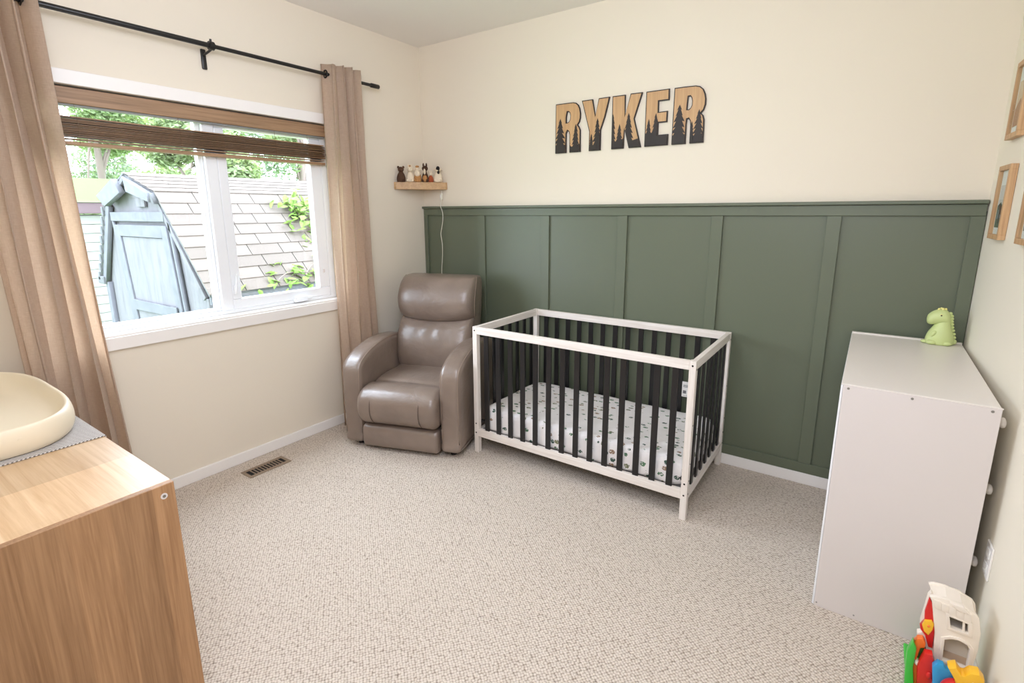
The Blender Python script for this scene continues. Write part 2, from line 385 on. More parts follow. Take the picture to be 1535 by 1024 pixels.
# green board-and-batten wainscot
wn = thing('trim_1', None, None, (0, 0, 0)); wn['kind'] = 'structure'
obj('backing_panel', box(.0, W, -.004, 0, .067, 1.50), MAT['green'], wn)
for x0, x1 in [(.004, .04), (.566, .630), (1.127, 1.192), (1.695, 1.760), (2.265, 2.328), (2.829, 2.892), (3.379, 3.431)]:
    obj('stile', box(x0, x1, -.018, -.004, .127, 1.478, .0015, 1), MAT['green'], wn)
obj('top_rail', box(.004, W - .004, -.018, -.004, 1.479, 1.531, .0015, 1), MAT['green'], wn)
obj('bottom_rail', box(.004, W - .004, -.018, -.004, .068, .126, .0015, 1), MAT['green'], wn)
obj('cap_rail', box(.003, W - .003, -.036, 0, 1.532, 1.549, .003, 2), MAT['green'], wn)
# window 1
wd = thing('window_1', None, None, (0, -1.63, .905)); wd['kind'] = 'structure'
T, V = MAT['trim'], MAT['vinyl']
obj('casing', box(0, .02, WY0 - .06, WY1 + .06, WZ1, WZ1 + .062, .003), T, wn and wd)
obj('casing', box(0, .02, WY0 - .06, WY1 + .06, WZ0 - .064, WZ0, .003), T, wd)
obj('casing', box(0, .02, WY0 - .06, WY0, WZ0 + .001, WZ1 - .001, .003), T, wd)
obj('casing', box(0, .02, WY1, WY1 + .06, WZ0 + .001, WZ1 - .001, .003), T, wd)
obj('sill', box(-.07, .012, WY0 + .001, WY1 - .001, WZ0, WZ0 + .012, .003), T, wd)
bm = box(-.13, -.06, WY0, WY1, WZ0 + .012, WZ0 + .034, .004); box(-.13, -.06, WY0, WY1, WZ1 - .035, WZ1, .004, bm=bm)
box(-.13, -.06, WY0, WY0 + .04, WZ0 + .03, WZ1 - .03, .004, bm=bm); box(-.13, -.06, WY1 - .045, WY1, WZ0 + .03, WZ1 - .03, .004, bm=bm)
obj('window_frame', bm, V, wd)
obj('mullion', box(-.13, -.052, -1.648, -1.583, WZ0 + .034, WZ1 - .035, .005), V, wd)
# fixed sash (glazing bead) and opening sash
bm = box(-.115, -.075, WY0 + .04, -1.648, WZ0 + .034, WZ0 + .052, .004); box(-.115, -.075, WY0 + .04, -1.648, WZ1 - .06, WZ1 - .035, .004, bm=bm)
box(-.115, -.075, -1.675, -1.648, WZ0 + .05, WZ1 - .06, .004, bm=bm); box(-.115, -.075, WY0 + .04, WY0 + .065, WZ0 + .05, WZ1 - .06, .004, bm=bm)
obj('fixed_sash', bm, V, wd)
bm = box(-.11, -.058, -1.582, -.906, WZ0 + .034, WZ0 + .094, .006); box(-.11, -.058, -1.582, -.906, WZ1 - .095, WZ1 - .036, .006, bm=bm)
box(-.11, -.058, -1.582, -1.526, WZ0 + .094, WZ1 - .095, .006, bm=bm); box(-.11, -.058, -.988, -.906, WZ0 + .094, WZ1 - .095, .006, bm=bm)
sash = obj('casement_sash', bm, V, wd)
obj('pane', box(-.098, -.092, WY0 + .06, -1.67, WZ0 + .048, WZ1 - .055), MAT['glass'], wd)
obj('pane', box(-.09, -.084, -1.53, -.984, WZ0 + .09, WZ1 - .09), MAT['glass'], wd)
bm = box(-.058, -.044, -1.575, -1.555, 1.03, 1.085, .004); tube([(-.048, -1.565, 1.05), (-.036, -1.562, 1.10), (-.040, -1.556, 1.15)], [.007, .006, .004], 8, bm)
obj('lock_lever', bm, V, wd, smooth=True, sa=40)
bm = box(-.06, -.035, -1.20, -1.10, WZ0 + .020, WZ0 + .045, .008, 3); tube([(-.04, -1.19, .955), (-.028, -1.15, .957), (-.03, -1.08, .95)], [.006, .007, .008], 8, bm)
obj('crank_handle', bm, V, wd, smooth=True, sa=40)
obj('latch_catch', box(-.06, -.05, -.955, -.945, 1.10, 1.125, .002), MAT['panel_lam'], wd)
# door 1 in the right wall
dr = thing('door_1', None, None, (W, -1.98, 0)); dr['kind'] = 'structure'
obj('casing', box(W - .02, W, DY1, DY1 + .075, 0, DZ + .075, .004), T, dr)
obj('casing', box(W - .02, W, DY0 - .075, DY0, 0, DZ + .075, .004), T, dr)
obj('casing', box(W - .02, W, DY0, DY1, DZ, DZ + .075, .004), T, dr)
obj('door_slab', box(W + .03, W + .07, DY0 + .003, DY1 - .003, .01, DZ - .003, .002), T, dr)
for z0, z1 in [(.22, .92), (1.06, 1.88)]:
    for y0, y1 in [(DY0 + .11, -2.02), (-1.94, DY1 - .11)]: obj('door_panel', box(W + .022, W + .031, y0, y1, z0, z1, .008, 2), T, dr)
bm = disc((W + .01, DY0 + .07, 1.0), .012, .05, 'X'); ball((W - .03, DY0 + .07, 1.0), (.022, .028, .028), bm)
obj('door_knob', bm, MAT['black_metal'], dr, smooth=True, sa=50)

# ---------------------------------------------------------------- ceiling lamp (above the frame)
lp = thing('ceiling_lamp', 'flush round white ceiling lamp in the middle of the ceiling', 'lamp', (1.75, -1.9, H))
obj('lamp_base', loft([sring(1.75, -1.9, z, a, a, 2, 32) for z, a in [(H - .001, .24), (H - .03, .24), (H - .035, .2)]]), MAT['trim'], lp, smooth=True, sa=40)

# ---------------------------------------------------------------- floor register
vt = thing('floor_register', 'beige metal floor register with dark slots in the carpet under the window', 'vent', (.182, -1.62, 0))
obj('register_frame', plate([(-.055, -.128), (.055, -.128), (.055, .128), (-.055, .128)], [[(-.034, -.112), (.034, -.112), (.034, .112), (-.034, .112)]], 0, .006, .001), mat('beige_register_metal', (142, 122, 102), .6), vt, local=True)
o = vt.children[0]; o.data.transform(Matrix.Translation((0, 0, .004)) @ Matrix.Rotation(R(-90), 4, 'X'))
obj('register_well', box(-.034, .034, -.112, .112, .0008, .0015), MAT['dark_fabric'], vt, local=True)
me = bpy.data.meshes.new('louver'); bb = box(-.034, .034, -.0035, .0035, 0, .004, .001, 1); bb.to_mesh(me); bb.free(); me.materials.append(bpy.data.materials['beige_register_metal'])
for k in range(10): piece('louver', me, vt, (0, -.085 + k * .0189, .0018), (R(12), 0, 0))

# ---------------------------------------------------------------- wooden blind
bl = thing('wooden_blind', 'raised brown wooden blind at the top of the window', 'blind', (-.02, -1.63, 2.06))
BY0, BY1 = WY0 + .01, WY1 - .03
obj('valance', box(-.014, -.004, BY0, BY1 + .012, 1.992, 2.062, .002), MAT['blind_wood'], bl)
obj('headrail', box(-.058, -.018, BY0 + .005, BY1, 1.984, 2.05, .003), mat('grey_headrail', (150, 152, 152), .4), bl)
me = bpy.data.meshes.new('slat'); bb = box(-.025, .025, -(BY1 - BY0) / 2 + .02, (BY1 - BY0) / 2 - .02, -.0022, .0022, .0008, 1); bb.to_mesh(me); bb.free(); me.materials.append(MAT['blind_dark'])
for k in range(11): piece('slat', me, bl, (-.012 + random.uniform(-.0015, .0015), random.uniform(-.004, .004), 1.853 - 2.06 + k * .0072), (R(random.uniform(-.15, .15)), R(random.uniform(-2, 2)), 0))
obj('top_slat', box(-.060, -.006, BY0 + .02, BY1 - .02, 1.932, 1.938, .001), MAT['blind_wood'], bl)
obj('loose_slat', box(-.058, -.008, BY0 + .02, BY1 - .02, 1.838, 1.842, .001), MAT['blind_wood'], bl)
obj('bottom_rail', box(-.058, -.008, BY0 + .015, BY1 - .015, 1.812, 1.829, .003), MAT['blind_wood'], bl)
for y in (BY0 + .18, -1.78, -1.25, BY1 - .14):
    obj('ladder_cord', tube([(-.007, y, 1.99), (-.0055, y + .004, 1.9), (-.006, y, 1.82)], .0009, 6), MAT['blind_dark'], bl)
for y in (-2.05, -1.12): obj('cord_end', ball((-.005, y, 1.832), .005), MAT['cord'], bl, smooth=True)

# ---------------------------------------------------------------- curtain rod and curtains
RX, RZ = .10, 2.355
rd = thing('curtain_rod', 'black metal curtain rod with end caps above the window', 'curtain rod', (RX, -1.6, RZ))
obj('pole', tube([(RX, -2.85, RZ), (RX, -1.6, RZ)], .0125, 16), MAT['black_metal'], rd, smooth=True, sa=40)
obj('inner_pole', tube([(RX, -1.6, RZ), (RX, -.56, RZ)], .0105, 16), MAT['black_metal'], rd, smooth=True, sa=40)
obj('end_cap', tube([(RX, -.58, RZ), (RX, -.575, RZ), (RX, -.51, RZ), (RX, -.505, RZ)], [.011, .0145, .0145, .011], 16), MAT['black_metal'], rd, smooth=True, sa=40)
obj('end_cap', tube([(RX, -2.83, RZ), (RX, -2.90, RZ)], .0145, 16), MAT['black_metal'], rd, smooth=True, sa=40)
for y in (-1.62,):
    bm = tube([(RX, y - .012, RZ), (RX, y + .012, RZ)], .021, 16); tube([(RX, y, RZ + .015), (RX, y, RZ + .032)], .006, 8, bm)
    tube([(RX, y, RZ - .016), (RX - .03, y, RZ - .022), (0.012, y, RZ - .03)], .006, 8, bm); box(.0005, .014, y - .012, y + .012, RZ - .10, RZ + .0, .004, bm=bm)
    obj('bracket', bm, MAT['black_metal'], rd, smooth=True, sa=40)
def curtain(name, label, y0t, y1t, y0b, y1b, folds, amp, z0, z1, phase, grom, fw=.03, rev=0):
    th_ = thing(name, label, 'curtain', (RX, (y0b + y1b) / 2, z0)); bm = bmesh.new(); nu, nv = 26 * folds, 40; g = []
    for j in range(nv + 1):
        h = j / nv; z = z0 + (z1 - z0) * h; row = []
        for i in range(nu + 1):
            s = i / nu; y0 = y0b + (y0t - y0b) * h; y1 = y1b + (y1t - y1b) * h
            ph = 2 * math.pi * folds * s + phase
            sq = math.sin(ph + .35 * math.sin(1.7 * z + s * 5)); a = amp * (.78 + .3 * math.sin(s * 7 + phase)) * (1 - .15 * math.sin(h * 3))
            x = RX + a * math.copysign(abs(sq) ** .75, sq)
            y = y0 + (y1 - y0) * s + .35 * amp * math.sin(2 * ph) * .6 + .008 * math.sin(2.2 * z + s * 9)
            x += fw * min(1, max(0, (s - .12) / .15)) * (1 if rev == 0 else 0) + fw * min(1, max(0, (.93 - s) / .1)) * rev
            x += .004 * noise.noise(Vector((y * 12, z * 3, 2)))
            row.append(bm.verts.new((max(.028, x), y, z)))
        g.append(row)
    for j in range(nv):
        for i in range(nu): bm.faces.new((g[j][i], g[j][i + 1], g[j + 1][i + 1], g[j + 1][i]))
    bmesh.ops.solidify(bm, geom=bm.faces[:], thickness=.0018)
    obj('fabric_panel', bm, MAT['linen'], th_, smooth=True)
    for y in grom:
        b = bmesh.new(); ro, ri = .026, .017; n = 24; rr = []
        for k in range(n):
            a = 2 * math.pi * k / n
            rr.append([(RX + q * math.cos(a), y + d_, RZ + q * math.sin(a)) for q, d_ in ((ro, 0), (ri, .004), (ri, -.004))])
        b2 = [[b.verts.new(p) for p in q] for q in rr]
        for k in range(n):
            for m_ in range(3): b.faces.new((b2[k][m_], b2[k][(m_ + 1) % 3], b2[(k + 1) % n][(m_ + 1) % 3], b2[(k + 1) % n][m_]))
        obj('grommet', b, MAT['black_metal'], th_, smooth=True)
    return th_
curtain('curtain', 'beige linen curtain gathered at the right end of the rod, behind the recliner', -.955, -.69, -.985, -.645, 4, .044, .012, 2.415, R(200), (-.935,))
curtain('curtain', 'beige linen curtain at the left end of the rod, behind the oak chest', -2.60, -2.315, -2.565, -2.235, 4, .055, .012, 2.415, R(150), (-2.36,), .03, 1)

# ---------------------------------------------------------------- crib
cx, cy, cL, cW, cH = 1.090, -.744, 1.338, .722, .822
cb = thing('baby_crib', 'whitewashed wooden baby crib with black slats against the green wainscot', 'crib', (cx, cy, 0))
WWd, BS = MAT['white_wood'], MAT['black_slat']; P = .032
for px, py in ((cx, cy), (cx + cL - P, cy), (cx, cy + cW - P), (cx + cL - P, cy + cW - P)):
    p = obj('post', box(px, px + P, py, py + P, 0, cH, .002), WWd, cb)
    fy = py - .0006 if py == cy else py + P + .0006; sx = px - .0006 if px == cx else px + P + .0006
    for z in (.799, .195, .134): obj('screw', disc((px + P * .5, fy, z), .0045, .001, 'Y', 12), MAT['eye'], p)
    for z in (.78, .21, .14, .3, .5): obj('screw', disc((sx, py + P * .5, z), .0035 if z in (.3, .5) else .0045, .001, 'X', 12), MAT['eye'], p)
for y in (cy, cy + cW - .024):
    obj('top_rail', box(cx + P, cx + cL - P, y, y + .024, .777, .821, .002), wood('whitewashed_rail_wood', (214, 203, 192), (238, 231, 224), 0, 1, .5) if 'whitewashed_rail_wood' not in bpy.data.materials else bpy.data.materials['whitewashed_rail_wood'], cb)
    obj('bottom_rail', box(cx + P, cx + cL - P, y, y + .024, .111, .160, .002), bpy.data.materials['whitewashed_rail_wood'], cb)
MAT['rail_y'] = wood('whitewashed_end_wood', (214, 203, 192), (238, 231, 224), 1, 1, .5)
for x in (cx + .002, cx + cL - .026):
    obj('top_rail', box(x, x + .024, cy + P, cy + cW - P, .777, .821, .002), MAT['rail_y'], cb)
    obj('bottom_rail', box(x, x + .024, cy + P, cy + cW - P, .105, .150, .002), MAT['rail_y'], cb)
mf = bpy.data.meshes.new('front_slat'); bb = box(-.016, .016, -.005, .005, 0, .62, .0025, 2); bb.to_mesh(mf); bb.free(); mf.materials.append(BS)
me_ = bpy.data.meshes.new('end_slat'); bb = box(-.005, .005, -.016, .016, 0, .635, .0025, 2); bb.to_mesh(me_); bb.free(); me_.materials.append(BS)
for k in range(14):
    x = 1.187 + k * .0881 - cx
    piece('slat', mf, cb, (x, .012, .158)); piece('slat', mf, cb, (x, cW - .012, .158))
for k in range(7):
    y = -.632 + k * .0881 - cy
    piece('slat', me_, cb, (.014, y, .146)); piece('slat', me_, cb, (cL - .014, y, .146))
obj('mattress_support', box(cx + .030, cx + cL - .030, cy + .028, cy + cW - .028, .132, .146, .002), mat('grey_support_board', (120, 116, 112), .7), cb)
for x, y in ((cx + .036, cy + .045), (cx + cL - .036, cy + cW - .045), (cx + .036, cy + cW - .045), (cx + cL - .036, cy + .045)):
    b = disc((x, y, .20), .012, .02, 'X'); disc((x, y, .20), .006, .035, 'X', 10, b); obj('support_bracket', b, MAT['black_metal'], cb)
lb = obj('warning_label', box(2.172, 2.222, cy + cW - .0195, cy + cW - .0185, .384, .481), MAT['paper'], cb); lb['label'] = 'white printed warning label on the back slats'
gp = mat('grey_label_print', (110, 110, 112), .7)
for z0_, z1_, xe in ((.458, .461, 2.214), (.452, .455, 2.214), (.446, .449, 2.206), (.405, .425, 2.198), (.392, .3935, 2.212)):
    obj('label_line', box(2.179, xe, cy + cW - .0200, cy + cW - .0194, z0_, z1_), gp, lb)
# mattress
mx0, mx1, my0, my1, mz0, mz1 = cx + .032, cx + cL - .034, cy + .030, cy + cW - .030, .148, .300
rings = []
for k, (ins, z) in enumerate([(.030, mz0), (.010, mz0 + .006), (.003, mz0 + .02), (0, mz0 + .05), (0, .235), (.003, .262), (.010, .281), (.020, .292), (.034, .298), (.07, .301), (.16, .302), (.28, .302)]):
    rg = []
    hx, hy = (mx1 - mx0) / 2 - ins, (my1 - my0) / 2 - ins; N = 120
    for i in range(N):
        a = 2 * math.pi * i / N; c_, s_ = math.cos(a), math.sin(a); e = 9 - 4 * (ins / .3)
        x = hx * math.copysign(abs(c_) ** (2 / e), c_); y = hy * math.copysign(abs(s_) ** (2 / e), s_)
        # keep rings evenly spaced round the rectangle
        tt = i / N * 4; sd = int(tt); fr = tt - sd; q = max(.0, .06 - ins * .1)
        X = [hx, hx - 2 * hx * fr, -hx, -hx + 2 * hx * fr][sd]; Y = [-hy + 2 * hy * fr, hy, hy - 2 * hy * fr, -hy][sd]
        rc = .055; dx_, dy_ = abs(X) - (hx - rc), abs(Y) - (hy - rc)
        if dx_ > 0 and dy_ > 0:
            L_ = math.hypot(dx_, dy_); s2 = rc / max(L_, 1e-6); 
            X = math.copysign(hx - rc + dx_ * s2, X); Y = math.copysign(hy - rc + dy_ * s2, Y)
        X += (mx0 + mx1) / 2; Y += (my0 + my1) / 2
        wr = .011 * math.sin(X * 62 + 3 * z) * (1 if ins < .012 and z > .16 else .25 if ins < .04 else 0)
        Y += wr * (1 if abs(Y - (my0 + my1) / 2) > hy * .8 else 0); zz = z + .004 * noise.noise(Vector((X * 7, Y * 7, z * 9)))
        rg.append((X, min(max(Y, my0 - .001), my1 + .001), zz))
    rings.append(rg)
mt = obj('crib_mattress', loft(rings), MAT['sheet'], None, smooth=True); own(mt, (1.76, -.38, mz0))
tag(mt, 'white crib mattress in a fitted sheet printed with small green leaves', 'mattress')
# ---------------------------------------------------------------- recliner
rc_ = thing('recliner_chair', 'taupe leather recliner armchair in the corner beside the crib', 'armchair', (.710, -1.0125, 0), R(19.46))
LE = MAT['leather']
def sp(pts, n=5): return [(q[1], q[2]) for q in smoothpath([(0, a, b) for a, b in pts], n, True)]
arm = sp([(.02, .03), (-.006, .12), (-.012, .30), (-.010, .47), (.005, .545), (.055, .590), (.16, .628), (.30, .652), (.45, .656), (.60, .635), (.72, .595), (.80, .52), (.83, .35), (.83, .10), (.80, .03), (.40, .028)])
for s in (-1, 1):
    x0, x1 = (-.405, -.268) if s < 0 else (.268, .405)
    a = obj('armrest', pillow_extrude(arm, x0, x1, .034, 6, 5), LE, rc_, True, smooth=True)
    for xs in (x0 + .012, x1 - .012):
        pth = [(xs, y + .0, z) for y, z in offset_poly(arm, .0075) if z > .09 and y < .72]
        pth = sorted(pth, key=lambda p: math.atan2(p[2] - .2, p[1] - .45), reverse=True)
        obj('piping', tube(pth, .0028, 6), MAT['piping'], a, True, smooth=True)
seatp = sp([(.02, .185), (-.035, .195), (-.072, .24), (-.085, .30), (-.075, .36), (-.045, .398), (.01, .420), (.075, .425), (.125, .412), (.150, .411), (.19, .424), (.30, .430), (.42, .424), (.52, .41), (.52, .25), (.30, .19)], 5)
st = obj('seat_cushion', pillow_extrude(seatp, -.272, .272, .045, 6, 14, .006), LE, rc_, True, smooth=True)
for xs in (-.165, .165):
    obj('seam', tube(smoothpath([(xs, -.046, .398), (xs, -.079, .358), (xs, -.091, .30), (xs, -.078, .24), (xs, -.040, .198)], 5), .0022, 6), MAT['seam'], st, True, smooth=True)
obj('seam', tube(smoothpath([(-.262, -.030, .385), (-.22, -.046, .394), (0, -.056, .396), (.22, -.046, .394), (.262, -.030, .385)], 8), .0022, 6), MAT['seam'], st, True, smooth=True)
obj('seam', tube(smoothpath([(-.255, .138, .408), (0, .138, .4165), (.255, .138, .408)], 8), .0022, 6), MAT['seam'], st, True, smooth=True)
foot = sp([(.05, .022), (-.015, .024), (-.036, .05), (-.040, .10), (-.034, .150), (-.01, .172), (.05, .174), (.10, .16), (.10, .03)], 5)
obj('footrest', pillow_extrude(foot, -.262, .262, .022, 5, 8, .003), LE, rc_, True, smooth=True)
def backsec(zs, nseg=44):
    rings = []
    for z, yf, yb, hw, e in zs:
        d = sring(.0, (yf + yb) / 2, z, hw, (yb - yf) / 2, e, 600); d.append(d[0]); cum = [0]
        for a_, c_ in zip(d, d[1:]): cum.append(cum[-1] + math.hypot(c_[0] - a_[0], c_[1] - a_[1]))
        rg_, j = [], 0
        for k in range(nseg):
            t_ = cum[-1] * k / nseg
            while cum[j + 1] < t_: j += 1
            q = (t_ - cum[j]) / max(1e-9, cum[j + 1] - cum[j]); rg_.append(tuple(d[j][i] + (d[j + 1][i] - d[j][i]) * q for i in range(3)))
        rings.append(rg_)
    return rings
def interp(keys, n):
    P_ = smoothpath([(k[0], k[1], k[2]) for k in keys], n); Q_ = smoothpath([(k[3], k[4], 0) for k in keys], n)
    return [(p[0], p[1], p[2], q[0], q[1]) for p, q in zip(P_, Q_)]
lum = interp([(.30, .50, .70, .262, 5), (.40, .475, .72, .272, 5), (.50, .455, .745, .279, 5), (.60, .462, .765, .282, 5), (.69, .495, .785, .282, 4.6), (.745, .533, .80, .279, 4.2), (.772, .572, .80, .273, 4), (.782, .64, .79, .25, 4)], 7)
def warp(bm, lo, amp):
    for v_ in bm.verts:
        w_ = math.exp(-((v_.co.z - .775) / .07) ** 2); v_.co.z -= .030 * w_ * (1 - (v_.co.x / .28) ** 2)
        if v_.co.y < .66 and amp:
            fade = math.exp(-((v_.co.z - .70) / .10) ** 2)
            v_.co.y += amp * fade * (math.sin(v_.co.x * 85 / (1 + 5 * max(0, .76 - v_.co.z)) + 1.2 * math.sin(v_.co.z * 31)) * math.exp(-((v_.co.x - .03) / .13) ** 2) + .8 * math.sin((v_.co.z - .3 * abs(v_.co.x)) * 190) * math.exp(-((abs(v_.co.x) - .25) / .04) ** 2))
    return bm
b = loft(backsec(lum, 150)); warp(b, .3, .0035); bk = obj('backrest', b, LE, rc_, True, smooth=True)
hd = interp([(.752, .66, .80, .255, 4), (.762, .582, .815, .276, 4.2), (.785, .545, .825, .284, 4.6), (.83, .520, .838, .288, 5), (.89, .518, .848, .290, 5.4), (.95, .540, .852, .290, 5.6), (1.00, .578, .850, .288, 5.6), (1.030, .612, .842, .284, 5.2), (1.048, .650, .825, .276, 5), (1.056, .70, .79, .255, 4.5)], 7)
b = loft(backsec(hd, 120)); warp(b, .75, .0); hr = obj('headrest', b, LE, rc_, True, smooth=True)
for s in (-1, 1):
    pth = [(s * (q[3] + .0002), q[1] + (q[2] - q[1]) * .30, q[0]) for q in hd[6:-6]]
    obj('piping', tube(pth, .003, 6), MAT['piping'], hr, True, smooth=True)
b = loft([sring(0, (.62 + yb_) / 2, z, .284, (yb_ - .62) / 2, 7, 40) for z, yb_ in ((.40, .735), (.55, .76), (.70, .79), (.85, .83), (.95, .835), (1.0, .83))]); obj('back_shell', b, LE, rc_, True, smooth=True)
obj('frame_back', box(-.262, .262, .56, .80, .05, .55, .02, 2), LE, rc_, True, smooth=True, sa=40)
obj('underframe', box(-.27, .27, .06, .72, .02, .20, .005), MAT['dark_fabric'], rc_, True)
for x, y in ((-.33, .06), (.33, .06), (-.33, .76), (.33, .76)): obj('foot', disc((x, y, .016), .02, .032, 'Z', 16), MAT['black_metal'], rc_, True)

# ---------------------------------------------------------------- white dresser
dx0, dx1, dy0, dy1, dz = 3.000, 3.422, -1.0145, -.050, .9055
ds = thing('white_dresser', 'white laminate dresser standing side-on at the right wall', 'dresser', ((dx0 + dx1) / 2, (dy0 + dy1) / 2, 0))
WL, PL = MAT['white_lam'], MAT['panel_lam']
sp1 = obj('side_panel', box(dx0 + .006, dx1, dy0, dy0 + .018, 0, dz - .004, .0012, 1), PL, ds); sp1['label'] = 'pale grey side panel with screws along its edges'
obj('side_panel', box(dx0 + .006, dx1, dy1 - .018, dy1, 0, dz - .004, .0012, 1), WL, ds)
obj('top', box(dx0, dx1, dy0 + .0185, dy1 - .0185, dz - .018, dz - .003, .001, 1), WL, ds)
obj('edge_strip', box(dx0, dx1 + .002, dy0 + .0, dy0 + .006, dz - .0038, dz, .0008, 1), WL, ds)
obj('edge_strip', box(dx0, dx1, dy1 - .018, dy1, dz - .0038, dz + .004, .001, 1), WL, ds)
obj('back_panel', box(dx0 - .001, dx0 + .0055, dy0 + .001, dy1 - .001, .004, dz - .0045, .001, 1), MAT['vinyl'], ds)
ZN = mat('zinc_screw', (150, 146, 142), .35, metal=.6)
for x, z, r_ in ((dx0 + .022, dz - .014, .0042), ((dx0 + dx1) / 2 - .01, dz - .014, .0042), (dx1 - .022, dz - .014, .0042), (dx0 + .014, .016, .003), (3.135, .018, .003), (dx1 - .02, .018, .003)):
    bb_ = disc((x, dy0 - .0006, z), r_, .0012, 'Y', 14); obj('screw', bb_, ZN, sp1)
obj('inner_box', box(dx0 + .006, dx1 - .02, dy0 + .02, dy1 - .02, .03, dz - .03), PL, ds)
for z0, z1, zh in ((.63, .885, .835), (.37, .622, .600), (.04, .362, .330)):
    d_ = obj('drawer', box(dx1 - .019, dx1 - .002, dy0 + .020, dy1 - .020, z0, z1, .002, 1), WL, ds)
    for y in (-.93, -.20):
        b = loft([[(dx1 - .002 + q, y + a * math.cos(t_ * math.pi / 8), zh + .75 * a * math.sin(t_ * math.pi / 8)) for t_ in range(16)] for q, a in ((0, .010), (.012, .010), (.016, .020), (.022, .023), (.028, .020), (.031, .01))])
        obj('knob', b, WL, d_, smooth=True, sa=60)

# dinosaur lamp on the dresser
dn = thing('dinosaur_lamp', 'pale green dinosaur night light on top of the white dresser', 'lamp', (3.330, -.105, dz - .003)); dn.scale = (1.13, 1.13, 1.13)
G = MAT['rubber_green']
body = [(.0, .036, .030), (.004, .044, .036), (.02, .046, .038), (.04, .042, .036), (.06, .034, .031), (.078, .027, .026), (.09, .023, .023), (.10, .021, .021), (.112, .012, .012)]
pts_ = smoothpath([(a, b_, c_) for a, b_, c_ in body], 4)
obj('body', loft([sring(.004 + max(0, a - .05) * .12, 0, a, b_, c_, 2.2, 28) for a, b_, c_ in pts_]), G, dn, True, smooth=True)
b = bmesh.new()
hdp = smoothpath([(-.046, .101, .004), (-.043, .101, .017), (-.033, .104, .026), (-.018, .110, .030), (.0, .113, .031), (.014, .111, .029), (.025, .106, .020), (.029, .103, .005)], 4)
hd_ = obj('head', loft([[(x_, q * .92 * math.cos(2 * math.pi * k / 24), z_ + q * math.sin(2 * math.pi * k / 24)) for k in range(24)] for x_, z_, q in hdp]), G, dn, True, smooth=True)
b = bmesh.new(); ball((-.004, -.0245, .121), (.0055, .003, .0055), b); obj('eye_white', b, MAT['pale_yellow'], hd_, True, smooth=True)
obj('eye', ball((-.004, -.0272, .121), (.0028, .0018, .0028)), MAT['eye'], hd_, True, smooth=True)
b = bmesh.new(); ball((-.012, -.004, .142), (.005, .005, .006), b); ball((.0, -.006, .144), (.005, .005, .006), b); ball((.009, 0, .143), (.005, .005, .006), b); ball((-.004, .010, .143), (.005, .005, .006), b)
obj('crest', b, MAT['pale_yellow'], hd_, True, smooth=True)
b = bmesh.new()
for k, (x_, z_) in enumerate([(.024, .128), (.029, .118), (.031, .107), (.032, .096), (.034, .085), (.036, .073), (.040, .06), (.044, .046), (.047, .032)]): ball((x_ + .001, 0, z_), (.0075, .005, .0065), b, 10, 8)
obj('back_ridge', b, G, dn, True, smooth=True)
b = ball((-.022, -.028, .010), (.018, .014, .010)); ball((-.040, -.006, .007), (.016, .012, .007), b); ball((.026, -.026, .010), (.016, .014, .010), b); ball((.048, .004, .014), (.012, .010, .012), b); ball((-.02, -.028, .045), (.008, .008, .014), b, tilt=(R(25), 'Y'))
obj('limb', b, G, dn, True, smooth=True)

# ---------------------------------------------------------------- oak chest, mat and changing pad
hx0, hx1, hy0, hy1, hz = .03, 1.520, -3.055, -2.575, .780
ch = thing('oak_chest', 'long oak veneer chest of drawers in the left foreground', 'dresser', ((hx0 + hx1) / 2, (hy0 + hy1) / 2, 0))
OS, OT = MAT['oak_side'], MAT['oak_top']
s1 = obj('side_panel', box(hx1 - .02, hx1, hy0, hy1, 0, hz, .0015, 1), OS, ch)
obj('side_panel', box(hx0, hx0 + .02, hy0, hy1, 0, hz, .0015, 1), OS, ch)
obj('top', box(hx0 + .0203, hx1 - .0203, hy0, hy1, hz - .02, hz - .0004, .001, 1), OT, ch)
obj('back_panel', box(hx0 + .02, hx1 - .02, hy0 + .004, hy0 + .01, .02, hz - .021), OS, ch)
obj('plinth', box(hx0 + .02, hx1 - .02, hy1 - .06, hy1 - .04, 0, .06), OS, ch)
for i in range(2):
    for k in range(3):
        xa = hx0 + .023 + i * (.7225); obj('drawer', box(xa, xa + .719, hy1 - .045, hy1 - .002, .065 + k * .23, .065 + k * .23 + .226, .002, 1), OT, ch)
b = disc((hx1 + .0005, -2.603, .748), .0085, .002, 'X', 20); obj('bolt_cover', b, MAT['panel_lam'], s1, smooth=True, sa=40)
obj('bolt', disc((hx1 + .0018, -2.603, .748), .0042, .001, 'X', 16), mat('steel_bolt', (140, 136, 130), .3, metal=.8), s1)
b = box(.05, 1.010, -3.05, -2.572, hz + .0002, hz + .0036, .001, 1); box(.05, 1.010, -2.5745, -2.5715, hz - .020, hz + .003, .001, 1, bm=b)
mtt = obj('woven_mat', b, MAT['woven'], None); own(mtt, (.53, -2.81, hz)); tag(mtt, 'grey woven mat spread on the oak chest under the changing pad', 'mat')
pz = hz + .0038; pcx, pcy, pa, pb = .535, -2.800, .450, .228
prf = [(.90, 0, 2.7), (.955, .002, 2.7), (.985, .016, 2.8), (1.0, .035, 2.8), (.995, .056, 2.8), (.975, .076, 2.8), (.95, .086, 2.8), (.925, .088, 2.8), (.90, .084, 2.8), (.86, .066, 2.8), (.80, .042, 2.7), (.70, .026, 2.6), (.5, .021, 2.4), (.25, .020, 2.2), (.02, .020, 2)]
rg = []
